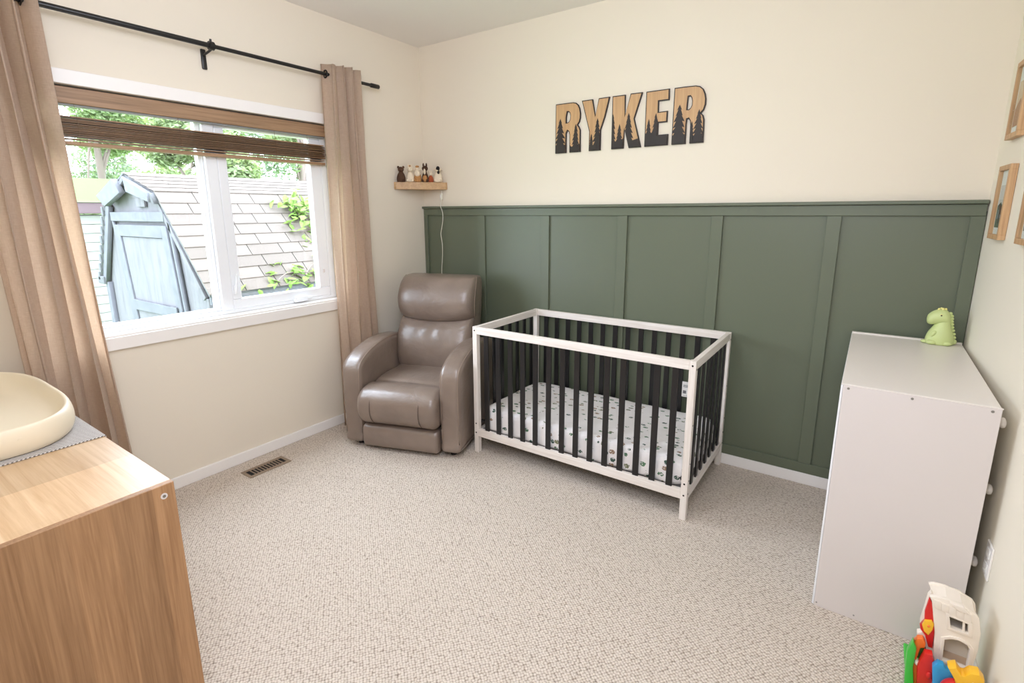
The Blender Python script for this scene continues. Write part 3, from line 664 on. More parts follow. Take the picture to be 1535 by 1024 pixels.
for s_, z_, e in smoothpath(prf, 3):
    ring = []
    for p in sring(0, 0, 0, 1, 1, e, 96):
        ins = (1 - s_)
        x_, y_ = p[0] * (pa - ins * pb) if ins < .5 else p[0] * (pa - .5 * pb) * s_ / .5, p[1] * pb * s_
        dip = 1 - .05 * math.exp(-((x_ - .02) / .18) ** 2) * (1 if z_ > .03 else 0)
        ring.append((pcx + x_, pcy + y_, pz + z_ * (dip if s_ > .75 else 1)))
    rg.append(ring)
pd = obj('changing_pad', loft(rg), MAT['pad'], None, smooth=True); own(pd, (pcx, pcy, pz)); tag(pd, 'cream moulded changing pad with raised rim on the oak chest', 'changing pad')
em = bmesh.new()
for k in range(7):
    for s_ in (-1, 1):
        yy = -2.90 + k * .021; ball((pcx + pa * .985, yy, pz + .045 + s_ * .009), (.006, .015, .007), em, 10, 6, tilt=(s_ * R(28), 'X'))
obj('embossed_leaf', em, MAT['pad'], pd, smooth=True)

# ---------------------------------------------------------------- corner shelf, toys, cord
SH = [(.002, -.002), (.256, -.002), (.256, -.022), (.150, -.185), (.022, -.322), (.002, -.322)]
b = loft([[(x, y, z) for x, y in SH] for z in (1.676, 1.730)]); bmesh.ops.bevel(b, geom=b.edges[:], offset=.0015, segments=1, affect='EDGES')
sh = obj('corner_shelf', b, MAT['oak_shelf'], None); own(sh, (.1, -.1, 1.676)); tag(sh, 'small oak corner shelf holding animal figures above the recliner', 'shelf')
def animal(name, label, x, y, rz, bodym, sz, headm=None, ears='round', extra=None, fat=1.0, headz=.072, neck=False):
    sz *= 1.12; fat *= .92; a = thing(name, label, 'figurine', (x, y, 1.7305), rz, 'animal figures on the corner shelf')
    pr_ = smoothpath([(0, .020, .016), (.004, .024, .020), (.022, .025, .021), (.042, .020, .018), (.055, .013, .013), (headz - .008, .010, .010)], 4)
    obj('body', loft([sring(0, 0, p[0] * sz, p[1] * sz * fat, p[2] * sz * fat, 2.2, 20) for p in pr_]), bodym, a, True, smooth=True)
    hm = headm or bodym
    b = ball((0, -.003 * sz, headz * sz), (.018 * sz, .016 * sz, .016 * sz)); ball((0, -.017 * sz, (headz - .006) * sz), (.009 * sz, .009 * sz, .007 * sz), b)
    h = obj('head', b, hm, a, True, smooth=True)
    for s in (-1, 1):
        if ears == 'round': e_ = ball((s * .015 * sz, 0, (headz + .013) * sz), (.007 * sz, .005 * sz, .008 * sz))
        elif ears == 'tall': e_ = ball((s * .009 * sz, 0, (headz + .019) * sz), (.005 * sz, .004 * sz, .013 * sz))
        else: e_ = ball((s * .019 * sz, 0, (headz + .003) * sz), (.010 * sz, .005 * sz, .005 * sz), tilt=(s * R(25), 'Y'))
        obj('ear', e_, hm, a, True, smooth=True)
        obj('eye', ball((s * .007 * sz, -.0175 * sz, (headz + .004) * sz), .0018 * sz, n=8, m_=6), MAT['eye'], h, True, smooth=True)
        obj('leg', ball((s * .014 * sz, -.014 * sz, .009 * sz), (.009 * sz, .012 * sz, .009 * sz)), bodym, a, True, smooth=True)
    if extra: extra(a, sz)
    return a
F = MAT
def patch(m_, c, rr, nm='patch'): return lambda a, s: obj(nm, ball(tuple(v * s for v in c), tuple(v * s for v in rr)), m_, a, True, smooth=True)
def two(*fs): 
    def g(a, s):
        for q in fs: q(a, s)
    return g
animal('bear_figure', 'dark brown bear figure at the left end of the corner shelf', .045, -.285, R(40), F['fur_brown'], 1.12, fat=1.15)
animal('owl_figure', 'cream owl figure beside the dark brown bear figure', .088, -.232, R(38), F['fur_cream'], 1.12, ears='tall', extra=patch(F['fur_tan'], (0, -.006, .094), (.006, .004, .005), 'beak_tuft'))
animal('deer_figure', 'cream and tan deer figure between the owl and the horse figures', .122, -.186, R(36), F['fur_tan'], 1.12, F['fur_cream'], 'side', extra=two(patch(F['fur_cream'], (0, -.012, .05), (.018, .014, .02)), patch(F['fur_tan'], (0, -.010, .090), (.012, .009, .007))))
animal('horse_figure', 'tall brown horse figure with a white muzzle on the corner shelf', .160, -.145, R(36), F['fur_brown'], 1.15, F['fur_brown'], 'tall', headz=.078, extra=two(patch(F['fur_cream'], (.0, -.020, .060), (.007, .010, .018)), patch(F['fur_tan'], (0, -.012, .02), (.014, .014, .02))), fat=.85)
animal('fox_figure', 'small rust red fox figure next to the cow figure', .186, -.112, R(36), F['fur_rust'], .74, F['fur_cream'], 'tall', fat=1.1)
animal('cow_figure', 'white cow figure with a black patch at the right end of the corner shelf', .214, -.062, R(34), F['fur_cream'], 1.16, F['fur_cream'], 'side', extra=two(patch(F['fur_black'], (.004, -.017, .078), (.011, .010, .014)), patch(F['fur_black'], (.006, -.014, .058), (.008, .012, .012))), fat=1.2)
sw = thing('cord_switch', 'small white inline switch hanging under the corner shelf', 'switch', (.203, -.03, 1.62))
obj('switch_body', box(.190, .214, -.026, -.008, 1.600, 1.652, .006, 3), MAT['cord'], sw, smooth=True, sa=40)
obj('rocker', box(.198, .206, -.0285, -.0255, 1.615, 1.637, .001, 1), MAT['paper'], sw)
pth = smoothpath([(.200, -.008, 1.672), (.203, -.014, 1.655), (.208, -.022, 1.60), (.215, -.044, 1.553), (.222, -.030, 1.50), (.218, -.026, 1.44), (.203, -.025, 1.38), (.192, -.025, 1.33), (.203, -.025, 1.26), (.204, -.025, 1.19), (.198, -.025, 1.12), (.190, -.025, 1.06), (.189, -.025, .98), (.200, -.028, .80), (.190, -.030, .50), (.20, -.035, .20), (.21, -.03, .10)], 5)
cd = obj('power_cord', tube(pth, .0026, 8), MAT['cord'], None, smooth=True); own(cd, (.21, -.03, .10)); tag(cd, 'thin white power cord running down the green wainscot behind the recliner', 'cord')

# ---------------------------------------------------------------- name letters
LT = {
'R1':([(1.232,2.19),(1.305,2.19),(1.36,2.189),(1.38,2.184),(1.397,2.17),(1.408,2.148),(1.414,2.119),(1.414,2.089),(1.407,2.066),(1.395,2.049),(1.405,2.037),(1.415,2.017),(1.416,1.948),(1.417,1.883),(1.337,1.883),(1.336,1.993),(1.331,2.012),(1.321,2.02),(1.312,2.003),(1.313,1.883),(1.231,1.883),(1.231,2.033)],[(1.317,2.135),(1.327,2.135),(1.336,2.127),(1.341,2.109),(1.339,2.089),(1.331,2.075),(1.319,2.069),(1.311,2.069),(1.311,2.103)],[(1.269,2.098,.052),(1.383,2.056,.036),(1.33,1.98,.03)],1.925),
'Y':([(1.421,2.191),(1.497,2.191),(1.517,2.086),(1.538,2.192),(1.612,2.192),(1.584,2.079),(1.557,2.004),(1.558,1.883),(1.477,1.883),(1.478,2.0)],None,[(1.536,2.075,.042),(1.495,1.985,.02)],1.905),
'K':([(1.63,2.192),(1.714,2.191),(1.714,2.063),(1.746,2.193),(1.821,2.192),(1.776,2.049),(1.824,1.883),(1.746,1.883),(1.713,2.001),(1.713,1.883),(1.632,1.883)],None,[(1.639,2.088,.03),(1.684,2.026,.03),(1.741,2.085,.046)],1.93),
'E':([(1.843,2.191),(1.981,2.191),(1.982,2.13),(1.921,2.13),(1.922,2.071),(1.976,2.072),(1.976,2.011),(1.924,2.011),(1.925,1.944),(1.986,1.944),(1.986,1.883),(1.845,1.883)],None,[(1.868,2.037,.028),(1.91,2.065,.036)],1.955),
'R2':([(2.009,2.19),(2.069,2.19),(2.128,2.188),(2.151,2.182),(2.17,2.166),(2.182,2.141),(2.188,2.113),(2.188,2.084),(2.18,2.056),(2.166,2.04),(2.178,2.028),(2.185,2.007),(2.187,1.949),(2.188,1.882),(2.111,1.882),(2.11,1.982),(2.107,2.004),(2.099,2.017),(2.09,2.015),(2.088,1.99),(2.089,1.882),(2.008,1.882),(2.008,2.033)],[(2.09,2.135),(2.101,2.136),(2.108,2.126),(2.112,2.109),(2.112,2.088),(2.106,2.074),(2.097,2.066),(2.087,2.067),(2.088,2.098)],[(2.046,2.097,.058),(2.156,2.061,.042),(2.12,2.002,.02)],1.925)}
LLAB = {'R1': 'wooden letter R with black fir trees, first letter of the wall name', 'Y': 'wooden letter Y with black fir trees on the cream wall', 'K': 'wooden letter K with black fir trees on the cream wall', 'E': 'wooden letter E with black fir trees on the cream wall', 'R2': 'wooden letter R with black fir trees, last letter of the wall name'}
def boolean(bm_a, bm_b):
    ma, mb = bpy.data.meshes.new('a'), bpy.data.meshes.new('b'); bm_a.to_mesh(ma); bm_b.to_mesh(mb); bm_a.free(); bm_b.free()
    oa, ob = bpy.data.objects.new('a', ma), bpy.data.objects.new('b', mb); C.objects.link(oa); C.objects.link(ob)
    md = oa.modifiers.new('b', 'BOOLEAN'); md.operation = 'INTERSECT'; md.solver = 'EXACT'; md.object = ob
    dg = bpy.context.evaluated_depsgraph_get(); me = bpy.data.meshes.new_from_object(oa.evaluated_get(dg)); b = bmesh.new(); b.from_mesh(me)
    for o in (oa, ob): bpy.data.objects.remove(o)
    for m_ in (ma, mb, me): bpy.data.meshes.remove(m_)
    return b
for key, (ol, hole, trees, gz) in LT.items():
    xs = [p[0] for p in ol]; l = thing('wall_letter', LLAB[key], 'letter', ((min(xs) + max(xs)) / 2, -.003, 1.883), 0, 'name letters on the back wall')
    hs = [hole] if hole else []
    obj('backing', plate(ol, hs, -.012, .009), MAT['plate_black'], l)
    inn = offset_poly(ol, .0058); ihs = [offset_poly(hole, -.0050)] if hole else []
    obj('wood_face', plate(inn, ihs, -.0145, .003), MAT['plate_wood'], l)
    x0, x1 = min(xs) - .01, max(xs) + .01
    spans = []
    sky = [(x0, gz)]; 
    comb = plate([(x0, 1.87), (x1, 1.87), (x1, gz + .012), ((x0 + x1) / 2 + .03, gz - .008), ((x0 + x1) / 2, gz + .014), (x0 + .03, gz - .006), (x0, gz + .016)], [], -.020, .010)
    b = boolean(comb, plate(inn, ihs, -.0158, .0028))
    for tx, tz, hw in trees:
        nt = 7; L_ = [(tx, tz)]; base = 1.875; Rr = []
        for k in range(1, nt + 1):
            fr = k / nt; z_ = tz - (tz - base) * fr; ww = hw * (fr ** .75)
            Rr.append((ww, z_ + .002)); Rr.append((ww * .52, z_ + .007))
        rt = [(tx + a * random.uniform(.85, 1.1), z_) for a, z_ in Rr]; lf = [(tx - a * random.uniform(.85, 1.1), z_) for a, z_ in Rr]
        out_ = [(tx, tz)] + rt + lf[::-1]
        t_b = boolean(plate(out_, [], -.021, .012), plate(inn, ihs, -.0161, .0031)); 
        obj('fir_tree', t_b, MAT['plate_black'], l)
    obj('forest_floor', b, MAT['plate_black'], l)

# ---------------------------------------------------------------- picture frames
def picture(label, y0, y1, z0, z1, motif):
    x = W; a = thing('picture_frame', label, 'picture', (x, (y0 + y1) / 2, z0), 0, 'framed prints on the right wall')
    t_, d_ = .019, .024
    for nm, bb_ in (('frame_bar', (y0, y1, z0, z0 + t_)), ('frame_bar', (y0, y1, z1 - t_, z1)), ('frame_bar', (y0, y0 + t_, z0 + t_, z1 - t_)), ('frame_bar', (y1 - t_, y1, z0 + t_, z1 - t_))):
        obj(nm, box(x - d_, x - .001, bb_[0], bb_[1], bb_[2], bb_[3], .001, 1), MAT['frame_wood'], a)
    obj('mat_board', box(x - .012, x - .009, y0 + t_, y1 - t_, z0 + t_, z1 - t_), MAT['paper'], a)
    py0, py1, pz0, pz1 = y0 + .036, y1 - .036, z0 + .045, z1 - .075
    obj('print', box(x - .0132, x - .0121, py0, py1, pz0, pz1), mat('pale_print_' + str(len(bpy.data.materials)), motif[0], .8), a)
    cyy = (py0 + py1) / 2; b = bmesh.new(); xx = x - .0142
    def poly(pts, m_, nm, dd=0):
        b = bmesh.new(); v1 = [b.verts.new((xx - dd, y_, z_)) for y_, z_ in pts]; v2 = [b.verts.new((xx + .0008, y_, z_)) for y_, z_ in pts]; n = len(pts)
        b.faces.new(v1); b.faces.new(v2[::-1])
        for k in range(n): b.faces.new((v1[k], v1[(k + 1) % n], v2[(k + 1) % n], v2[k]))
        bmesh.ops.recalc_face_normals(b, faces=b.faces[:]); obj(nm, b, m_, a)
    for nm, col, pts in motif[1]:
        poly([(py0 + p * (py1 - py0), pz0 + q * (pz1 - pz0)) for p, q in pts], mat(nm + '_ink_' + str(len(bpy.data.materials)), col, .8), nm, .0002 * motif[1].index((nm, col, pts)))
    obj('glass', box(x - .0185, x - .017, y0 + t_, y1 - t_, z0 + t_, z1 - t_), MAT['pic_glass'], a)
tree_m = ((212, 206, 200), [('meadow', (96, 104, 84), [(0, 0), (1, 0), (1, .52), (.6, .6), (.3, .5), (0, .58)]), ('lake', (120, 132, 136), [(.1, .25), (.9, .2), (.8, .42), (.2, .44)]), ('bear', (92, 64, 44), [(.2, .1), (.28, .1), (.3, .3), (.5, .32), (.52, .1), (.6, .1), (.64, .4), (.74, .5), (.7, .58), (.58, .54), (.3, .5), (.2, .38)])])
sun_m = ((216, 190, 160), [('hill', (176, 124, 84), [(0, 0), (1, 0), (1, .4), (.5, .6), (0, .3)])])
hill_m = ((206, 200, 196), [('hill', (120, 112, 104), [(0, 0), (1, 0), (1, .5), (.6, .7), (.3, .4), (0, .5)]), ('fir', (72, 90, 70), [(.2, .05), (.36, .05), (.28, .7)])])
picture('oak framed print at the upper right of the right wall', -.395, -.215, 1.775, 2.060, sun_m)
picture('oak framed bear and lake print on the right wall nearest the wainscot', -.405, -.225, 1.392, 1.675, tree_m)
picture('oak framed print on the right wall cut off by the picture edge', -.835, -.655, 1.392, 1.675, hill_m)
ot = thing('wall_outlet', 'white electrical outlet low on the right wall beside the toy house', 'outlet', (W, -1.00, .325))
obj('cover_plate', box(W - .006, W, -1.035, -.965, .327, .442, .002), MAT['trim'], ot)
for z in (.360, .409): obj('socket', box(W - .0075, W - .0055, -1.017, -.983, z - .015, z + .015, .002), MAT['paper'], ot)

# the right wall is slightly out of square: turn it and all that hangs on it about the back corner
AW = R(1.85)
for o in list(C.objects):
    if o.parent is None and o.name.split('.')[0] in ('wall_right', 'baseboard_right', 'door_1', 'picture_frame', 'wall_outlet'):
        q = Matrix.Translation((W, 0, 0)) @ Matrix.Rotation(AW, 4, 'Z') @ Matrix.Translation((-W, 0, 0)) @ Matrix.Translation(o.location)
        o.location = q.translation; o.rotation_euler = (0, 0, AW)
# ---------------------------------------------------------------- toy playset on the floor by the right wall
ty = thing('toy_playset', 'white plastic toy farmhouse playset with red, orange and blue parts by the right wall', 'toy', (3.36, -1.20, 0))
def pl(name, pts, holes, y, th, m_, bev=.003, parent=None): return obj(name, plate(pts, holes, y, th, bev), m_, parent or ty, smooth=True, sa=35)
shell = [(3.310, .360), (3.322, .373), (3.348, .378), (3.359, .372), (3.384, .370), (3.392, .356), (3.415, .334), (3.423, .306), (3.432, .258), (3.434, .20), (3.428, .10), (3.424, .012), (3.352, .012), (3.344, .105), (3.336, .208), (3.316, .33)]
shell = [(x, z if z < .3 else .3 + (z - .3) * .42) for x, z in shell]
w1 = [(3.356, .286), (3.405, .281), (3.410, .244), (3.364, .246)]; w2 = [(3.356, .200), (3.372, .212), (3.392, .216), (3.410, .210), (3.420, .198), (3.421, .125), (3.360, .125)]
fp = pl('front_wall', shell, [w1, w2], -1.222, .014, MAT['pl_white'])
for hp, nm in ((w1, 'window_rim'), (w2, 'door_rim')):
    pl(nm, offset_poly(hp, -.006), [offset_poly(hp, .001)], -1.226, .006, MAT['pl_white'], .001, fp)
pl('window_bar', [(3.391, .284), (3.395, .284), (3.399, .244), (3.395, .244)], [], -1.221, .006, MAT['pl_white'], .001, fp)
# ridged roof boards on the upper wall
for k in range(5):
    x0 = 3.318 + k * .018; pl('roof_board', [(x0, .322 - k * .002), (x0 + .015, .321 - k * .002), (x0 + .018, .298 - k * .003), (x0 + .003, .299 - k * .003)], [], -1.2265, .006, MAT['pl_white'], .0015, fp)
pl('chimney', [(3.358, .331), (3.384, .330), (3.396, .318), (3.374, .317)], [], -1.232, .014, MAT['pl_white'], .002, fp)
obj('back_wall', plate([(x, z) for x, z in shell], [], -1.150, .012, .002), MAT['pl_white'], ty)
obj('inner_floor', box(3.345, 3.430, -1.208, -1.152, .105, .112, .001), MAT['pl_inside'], ty)
obj('middle_floor', box(3.335, 3.432, -1.208, -1.152, .225, .231, .001), MAT['pl_white'], ty)
b = loft([[(x, y, z) for y in (-1.210, -1.150)] + [(x + .006, y, z) for y in (-1.150, -1.210)] for x, z in [(3.352, .012), (3.344, .105), (3.336, .208), (3.316, .313), (3.311, .324)]])
obj('left_wall', b, MAT['pl_white'], ty)
b = loft([[(x, y, z) for y in (-1.210, -1.150)] + [(x2, y, z2) for y in (-1.150, -1.210)] for x, z, x2, z2 in [(3.311, .325, 3.316, .319), (3.348, .332, 3.349, .325), (3.384, .329, 3.382, .322), (3.415, .313, 3.409, .308), (3.431, .258, 3.425, .258), (3.431, .15, 3.426, .15)]])
obj('roof_shell', b, MAT['pl_white'], ty)
# side wing facing the room
pl('side_wing', [(3.311, .326), (3.320, .315), (3.330, .245), (3.343, .10), (3.338, .085), (3.326, .100), (3.300, .158), (3.298, .174), (3.306, .180), (3.318, .170), (3.300, .215), (3.305, .28), (3.307, .315)], [], -1.205, .022, MAT['pl_white'])
pl('red_door', [(3.309, .308), (3.314, .300), (3.330, .225), (3.330, .209), (3.333, .150), (3.327, .150), (3.316, .184), (3.302, .200), (3.299, .213), (3.308, .235), (3.305, .267)], [[(3.3085, .288), (3.3115, .288), (3.312, .262), (3.3085, .258)]], -1.216, .012, MAT['pl_red'])
pl('flower', [(3.303, .222), (3.307, .238), (3.320, .243), (3.325, .236), (3.324, .215), (3.318, .197), (3.310, .203)], [], -1.224, .010, MAT['pl_yellow'])
obj('flower_center', ball((3.316, -1.2245, .226), (.004, .003, .004)), MAT['pl_orange'], ty, smooth=True)
pl('orange_arch', [(3.290, .160), (3.296, .176), (3.306, .180), (3.312, .170), (3.312, .156), (3.302, .150), (3.298, .105), (3.304, .074), (3.322, .070), (3.324, .004), (3.306, .004), (3.297, .04), (3.291, .08), (3.288, .125)], [], -1.238, .022, MAT['pl_orange'])
pl('green_track', [(3.284, .165), (3.291, .150), (3.291, .08), (3.300, .02), (3.296, .003), (3.284, .003), (3.279, .057), (3.276, .130)], [], -1.252, .024, MAT['pl_green'])
pl('dark_green_gate', [(3.300, .148), (3.316, .144), (3.316, .112), (3.304, .108)], [], -1.232, .016, MAT['pl_dkgreen'])
obj('white_knob', ball((3.305, -1.242, .098), .010), MAT['pl_white'], ty, smooth=True)
pl('red_slide', [(3.318, .148), (3.328, .150), (3.338, .120), (3.345, .090), (3.348, .003), (3.318, .003), (3.312, .055), (3.308, .10)], [], -1.262, .028, MAT['pl_red'], .006)
obj('orange_button', ball((3.332, -1.264, .085), (.007, .004, .012)), MAT['pl_red'], ty, smooth=True)
pl('blue_wall', [(3.338, .132), (3.346, .147), (3.356, .146), (3.366, .136), (3.396, .134), (3.402, .120), (3.368, .112), (3.362, .09), (3.362, .003), (3.346, .003), (3.346, .07)], [[(3.349, .134), (3.354, .132), (3.354, .118), (3.350, .117)]], -1.282, .024, MAT['pl_blue'], .004)
b = bmesh.new(); ball((3.388, -1.300, .078), (.036, .036, .052), b, 28, 18); obj('red_dome', b, MAT['pl_red'], ty, smooth=True)
obj('dome_swirl', tube(smoothpath([(3.372, -1.333, .085), (3.380, -1.337, .095), (3.390, -1.337, .088), (3.384, -1.338, .076), (3.396, -1.336, .07)], 6), .003, 8), MAT['pl_white'], ty, smooth=True)
pl('yellow_spout', [(3.370, .172), (3.378, .178), (3.392, .160), (3.404, .164), (3.414, .180), (3.428, .184), (3.438, .172), (3.437, .140), (3.428, .118), (3.414, .118), (3.404, .126), (3.392, .130), (3.386, .146)], [[(3.406, .150), (3.413, .150), (3.413, .140), (3.406, .139)]], -1.318, .040, MAT['pl_yellow'], .006)
obj('pale_window', box(3.418, 3.430, -1.321, -1.318, .138, .160, .001), mat('pale_blue_sticker', (214, 226, 214), .4), ty)
obj('base', box(3.285, 3.432, -1.33, -1.05, .0, .010, .003), MAT['pl_green'], ty)

# ---------------------------------------------------------------- outdoors
GZ = -.62
g = struct('ground', box(-40, -.16, -30, 30, GZ - .1, GZ), MAT['grass'])
shd = thing('garden_shed', 'blue-grey garden shed with a gambrel shingle roof outside the window', 'shed', (-2.5, .3, GZ))
SY0, SY1 = -1.17, 1.75
A, SLp, SRp, EL, ER = (-2.60, 1.860), (-3.157, 1.655), (-2.006, 1.680), (-3.640, .80), (-1.262, .865)
WLx, WRx = -3.50, -1.36
gab = [(WLx, GZ), (WRx, GZ), (WRx, .80), (-2.03, 1.64), (-2.60, 1.825), (-3.13, 1.62), (-3.55, .86), (WLx, .80)]
obj('gable_wall', plate(gab, [], SY0 + .05, .04), MAT['shed'], shd)
obj('gable_wall', plate(gab, [], SY1 - .08, .04), MAT['shed'], shd)
obj('side_wall', box(WRx - .03, WRx, SY0 + .09, SY1 - .08, GZ, .80), MAT['shed'], shd)
obj('side_wall', box(WLx, WLx + .03, SY0 + .09, SY1 - .08, GZ, .80), MAT['shed'], shd)
def slab(p, q, th, y0, y1, m_, nm):
    d = Vector((q[0] - p[0], q[1] - p[1])).normalized(); n = Vector((-d.y, d.x)); n = n if n.y > 0 else -n
    pts = [p, q, (q[0] - n.x * th, q[1] - n.y * th), (p[0] - n.x * th, p[1] - n.y * th)]
    return obj(nm, plate(pts, [], y0, y1 - y0), m_, shd)
for p, q in ((A, SLp), (SLp, EL), (A, SRp), (SRp, ER)): slab((p[0], p[1] - .010), (q[0], q[1] - .010), .02, SY0, SY1, MAT['roof_dark'], 'roof_deck')
# shingles on the two faces towards the window, one object each
def shingles(p, q, rows, wdt, seed):
    rnd = random.Random(seed); L_ = math.hypot(q[0] - p[0], q[1] - p[1]); ex = L_ / rows; ang = math.atan2(q[1] - p[1], q[0] - p[0])
    meshes = []
    for mi, (mm, wk) in enumerate([(m_, k) for m_ in MAT['shg'] for k in (1.0, .72)]):
        b = box(-.010, ex + .012, 0, wdt * wk - .006, 0, .007, .0015, 1)
        me = bpy.data.meshes.new('shingle'); b.to_mesh(me); b.free(); me.materials.append(mm); meshes.append((me, wdt * wk))
    for r_ in range(rows):
        y = SY0 - .01 - rnd.uniform(0, 0); first = True
        while y < SY1 - .02:
            me, w_ = meshes[rnd.randrange(len(meshes))]
            s0 = r_ * ex; px, pz_ = p[0] + math.cos(ang) * s0, p[1] + math.sin(ang) * s0
            sc = 1.0
            if y + w_ > SY1: sc = (SY1 - y) / w_
            nx, nz = -math.sin(ang), math.cos(ang)
            if nz < 0: nx, nz = -nx, -nz
            # lift the lower edge so that courses overlap
            tilt = .008 / ex; o = piece('shingle', me, shd, (px + nx * .002 + 2.5, y - .3, pz_ + nz * .002 - GZ), (0, -(ang) - tilt, 0), (1, sc, 1))
            o.rotation_euler = (0, -(ang + tilt), 0); y += w_
shingles(SRp, ER, 9, .30, 3); shingles(A, SRp, 5, .30, 5)
slab((A[0], A[1] + .006), (SLp[0], SLp[1] + .006), .014, SY0 - .01, SY1, MAT['roof_dark'], 'far_roof'); slab(SLp, (EL[0], EL[1]), .014, SY0 - .01, SY1, MAT['roof_dark'], 'far_roof')
bm = bmesh.new()
for k in range(9):
    t_ = k / 9; x = SLp[0] + (EL[0] - SLp[0]) * t_; z = SLp[1] + (EL[1] - SLp[1]) * t_; box(x - .045, x + .0, SY0 - .02, SY0 + .01, z - .075, z + .01, .004, 1, bm=bm)
obj('edge_shingles', bm, MAT['roof_dark'], shd)
# gable trim
def trimbar(p, q, wd_, y, th, nm='trim_board', m_=None):
    d = Vector((q[0] - p[0], q[1] - p[1])).normalized(); n = Vector((-d.y, d.x)) * wd_ / 2
    return obj(nm, plate([(p[0] + n.x, p[1] + n.y), (q[0] + n.x, q[1] + n.y), (q[0] - n.x, q[1] - n.y), (p[0] - n.x, p[1] - n.y)], [], y, th, .002), m_ or MAT['shed_trim'], shd)
yb = SY0 - .012
obj('bargeboard', plate([(-3.172, 1.672), (-2.73, 1.812), (-2.60, 1.69), (-3.005, 1.575)], [], yb - .05, .05, .003), MAT['shed_trim'], shd)
obj('bargeboard', plate([(-2.47, 1.805), (-2.03, 1.672), (-2.01, 1.60), (-2.45, 1.695)], [], yb - .05, .05, .003), MAT['shed_trim'], shd)
obj('bargeboard_end', plate([(-2.028, 1.674), (-1.995, 1.66), (-1.955, 1.585), (-2.008, 1.598)], [], yb - .03, .07, .002), MAT['roof_dark'], shd)
trimbar((-2.74, 1.745), (-2.60, 1.815), .035, yb - .01, .03); trimbar((-2.60, 1.815), (-2.48, 1.775), .035, yb - .01, .03)
trimbar((-3.13, 1.58), (-3.54, .80), .07, yb + .01, .04); trimbar((-2.04, 1.60), (-1.38, .82), .04, yb + .02, .03, m_=MAT['shed'])
trimbar((-3.50, .80), (-3.50, GZ), .07, yb + .02, .04); trimbar((-3.10, 1.475), (-1.93, 1.475), .08, yb + .015, .04)
obj('soffit_vent', box(-2.5, -2.32, yb + .035, yb + .055, 1.56, 1.64, .003), MAT['shed'], shd)
obj('eave_fascia', box(-1.30, -1.275, SY0 + .01, SY1 - .02, .775, .862, .003), MAT['shed_trim'], shd)
obj('corner_board', box(-1.40, -1.34, SY0 + .02, SY0 + .06, GZ, .82, .003), MAT['shed'], shd)
obj('gutter_end', box(-3.66, -3.50, SY0 - .02, SY0 + .10, .78, .86, .01), MAT['roof_dark'], shd)
# door
dX0, dX1, dZ1 = -3.05, -1.89, 1.405
def dx_(f_, z): return (dX0 + .165 * (dZ1 - z)) * (1 - f_) + (dX1 + .13 * (dZ1 - z)) * f_     # the old door leans
def quad(f0, f1, z0, z1, a=0, b_=0): return [(dx_(f0, z0) + a, z0), (dx_(f1, z0) + b_, z0), (dx_(f1, z1) + b_, z1), (dx_(f0, z1) + a, z1)]
dd = obj('shed_door', plate(quad(0, 1, GZ + .08, dZ1), [], SY0 + .030, .015), MAT['roof_dark'], shd)
n_ = 5
for k in range(n_): obj('door_board', plate(quad(.10 + .8 * k / n_, .10 + .8 * (k + 1) / n_, GZ + .10, dZ1 - .12, .002, -.002), [], SY0 + .014, .014, .002), MAT['shed'], dd)
for q in ((.01, .095, GZ + .10, dZ1 - .01), (.905, .99, GZ + .10, dZ1 - .01), (.10, .90, dZ1 - .11, dZ1 - .01)): obj('door_rail', plate(quad(*q), [], SY0 - .002, .020, .003), MAT['shed_trim'], dd)
obj('door_rail', plate([(dx_(.09, .68), .685), (dx_(.90, .66), .69), (dx_(.90, .6), .61), (dx_(.09, .58), .59)], [], SY0 - .012, .022, .003), MAT['shed_trim'], dd)
obj('door_hasp', box(-1.98, -1.86, SY0 - .022, SY0 - .008, .62, .70, .004), MAT['shed_trim'], dd)
yb = SY0 - .012
for f_, s_ in ((0, -1), (1, 1)):
    obj('trim_board', plate([(dx_(f_, GZ) + s_ * .015, GZ), (dx_(f_, GZ) + s_ * .045, GZ), (dx_(f_, 1.43) + s_ * .045, 1.43), (dx_(f_, 1.43) + s_ * .015, 1.43)], [], yb + .02, .03), MAT['shed_trim'], shd)
pile = obj('tarp_heap', ball((-3.95, -1.35, GZ + .35), (.42, .35, .62), n=24, m_=14), mat('grey_tarp', (70, 84, 96), .7), None, smooth=True); own(pile, (-3.95, -1.35, GZ)); tag(pile, 'grey tarp covered heap beside the left wall of the garden shed', 'tarp')
# neighbouring garage
ga = thing('neighbour_garage', 'white garage with a mossy roof and pink fascia left of the garden shed', 'garage', (-8.2, -2.2, GZ))
gx = -7.0
for k in range(15):
    obj('siding_board', box(gx, gx + .03, -4.2, .9, GZ + k * .14, GZ + k * .14 + .134, .004, 1), MAT['siding'], ga)
obj('garage_body', box(gx - 3, gx, -4.2, .6, GZ, GZ + 2.1), MAT['siding'], ga)
obj('fascia', box(gx + .1, gx + .14, -4.4, 1.1, 1.50, 1.68, .01), MAT['pink'], ga)
b = loft([[(gx + .16, y, 1.67), (gx - 1.6, y, 2.12), (gx - 3.2, y, 1.67)] for y in (-4.5, 1.2)]); obj('mossy_roof', b, MAT['moss'], ga)
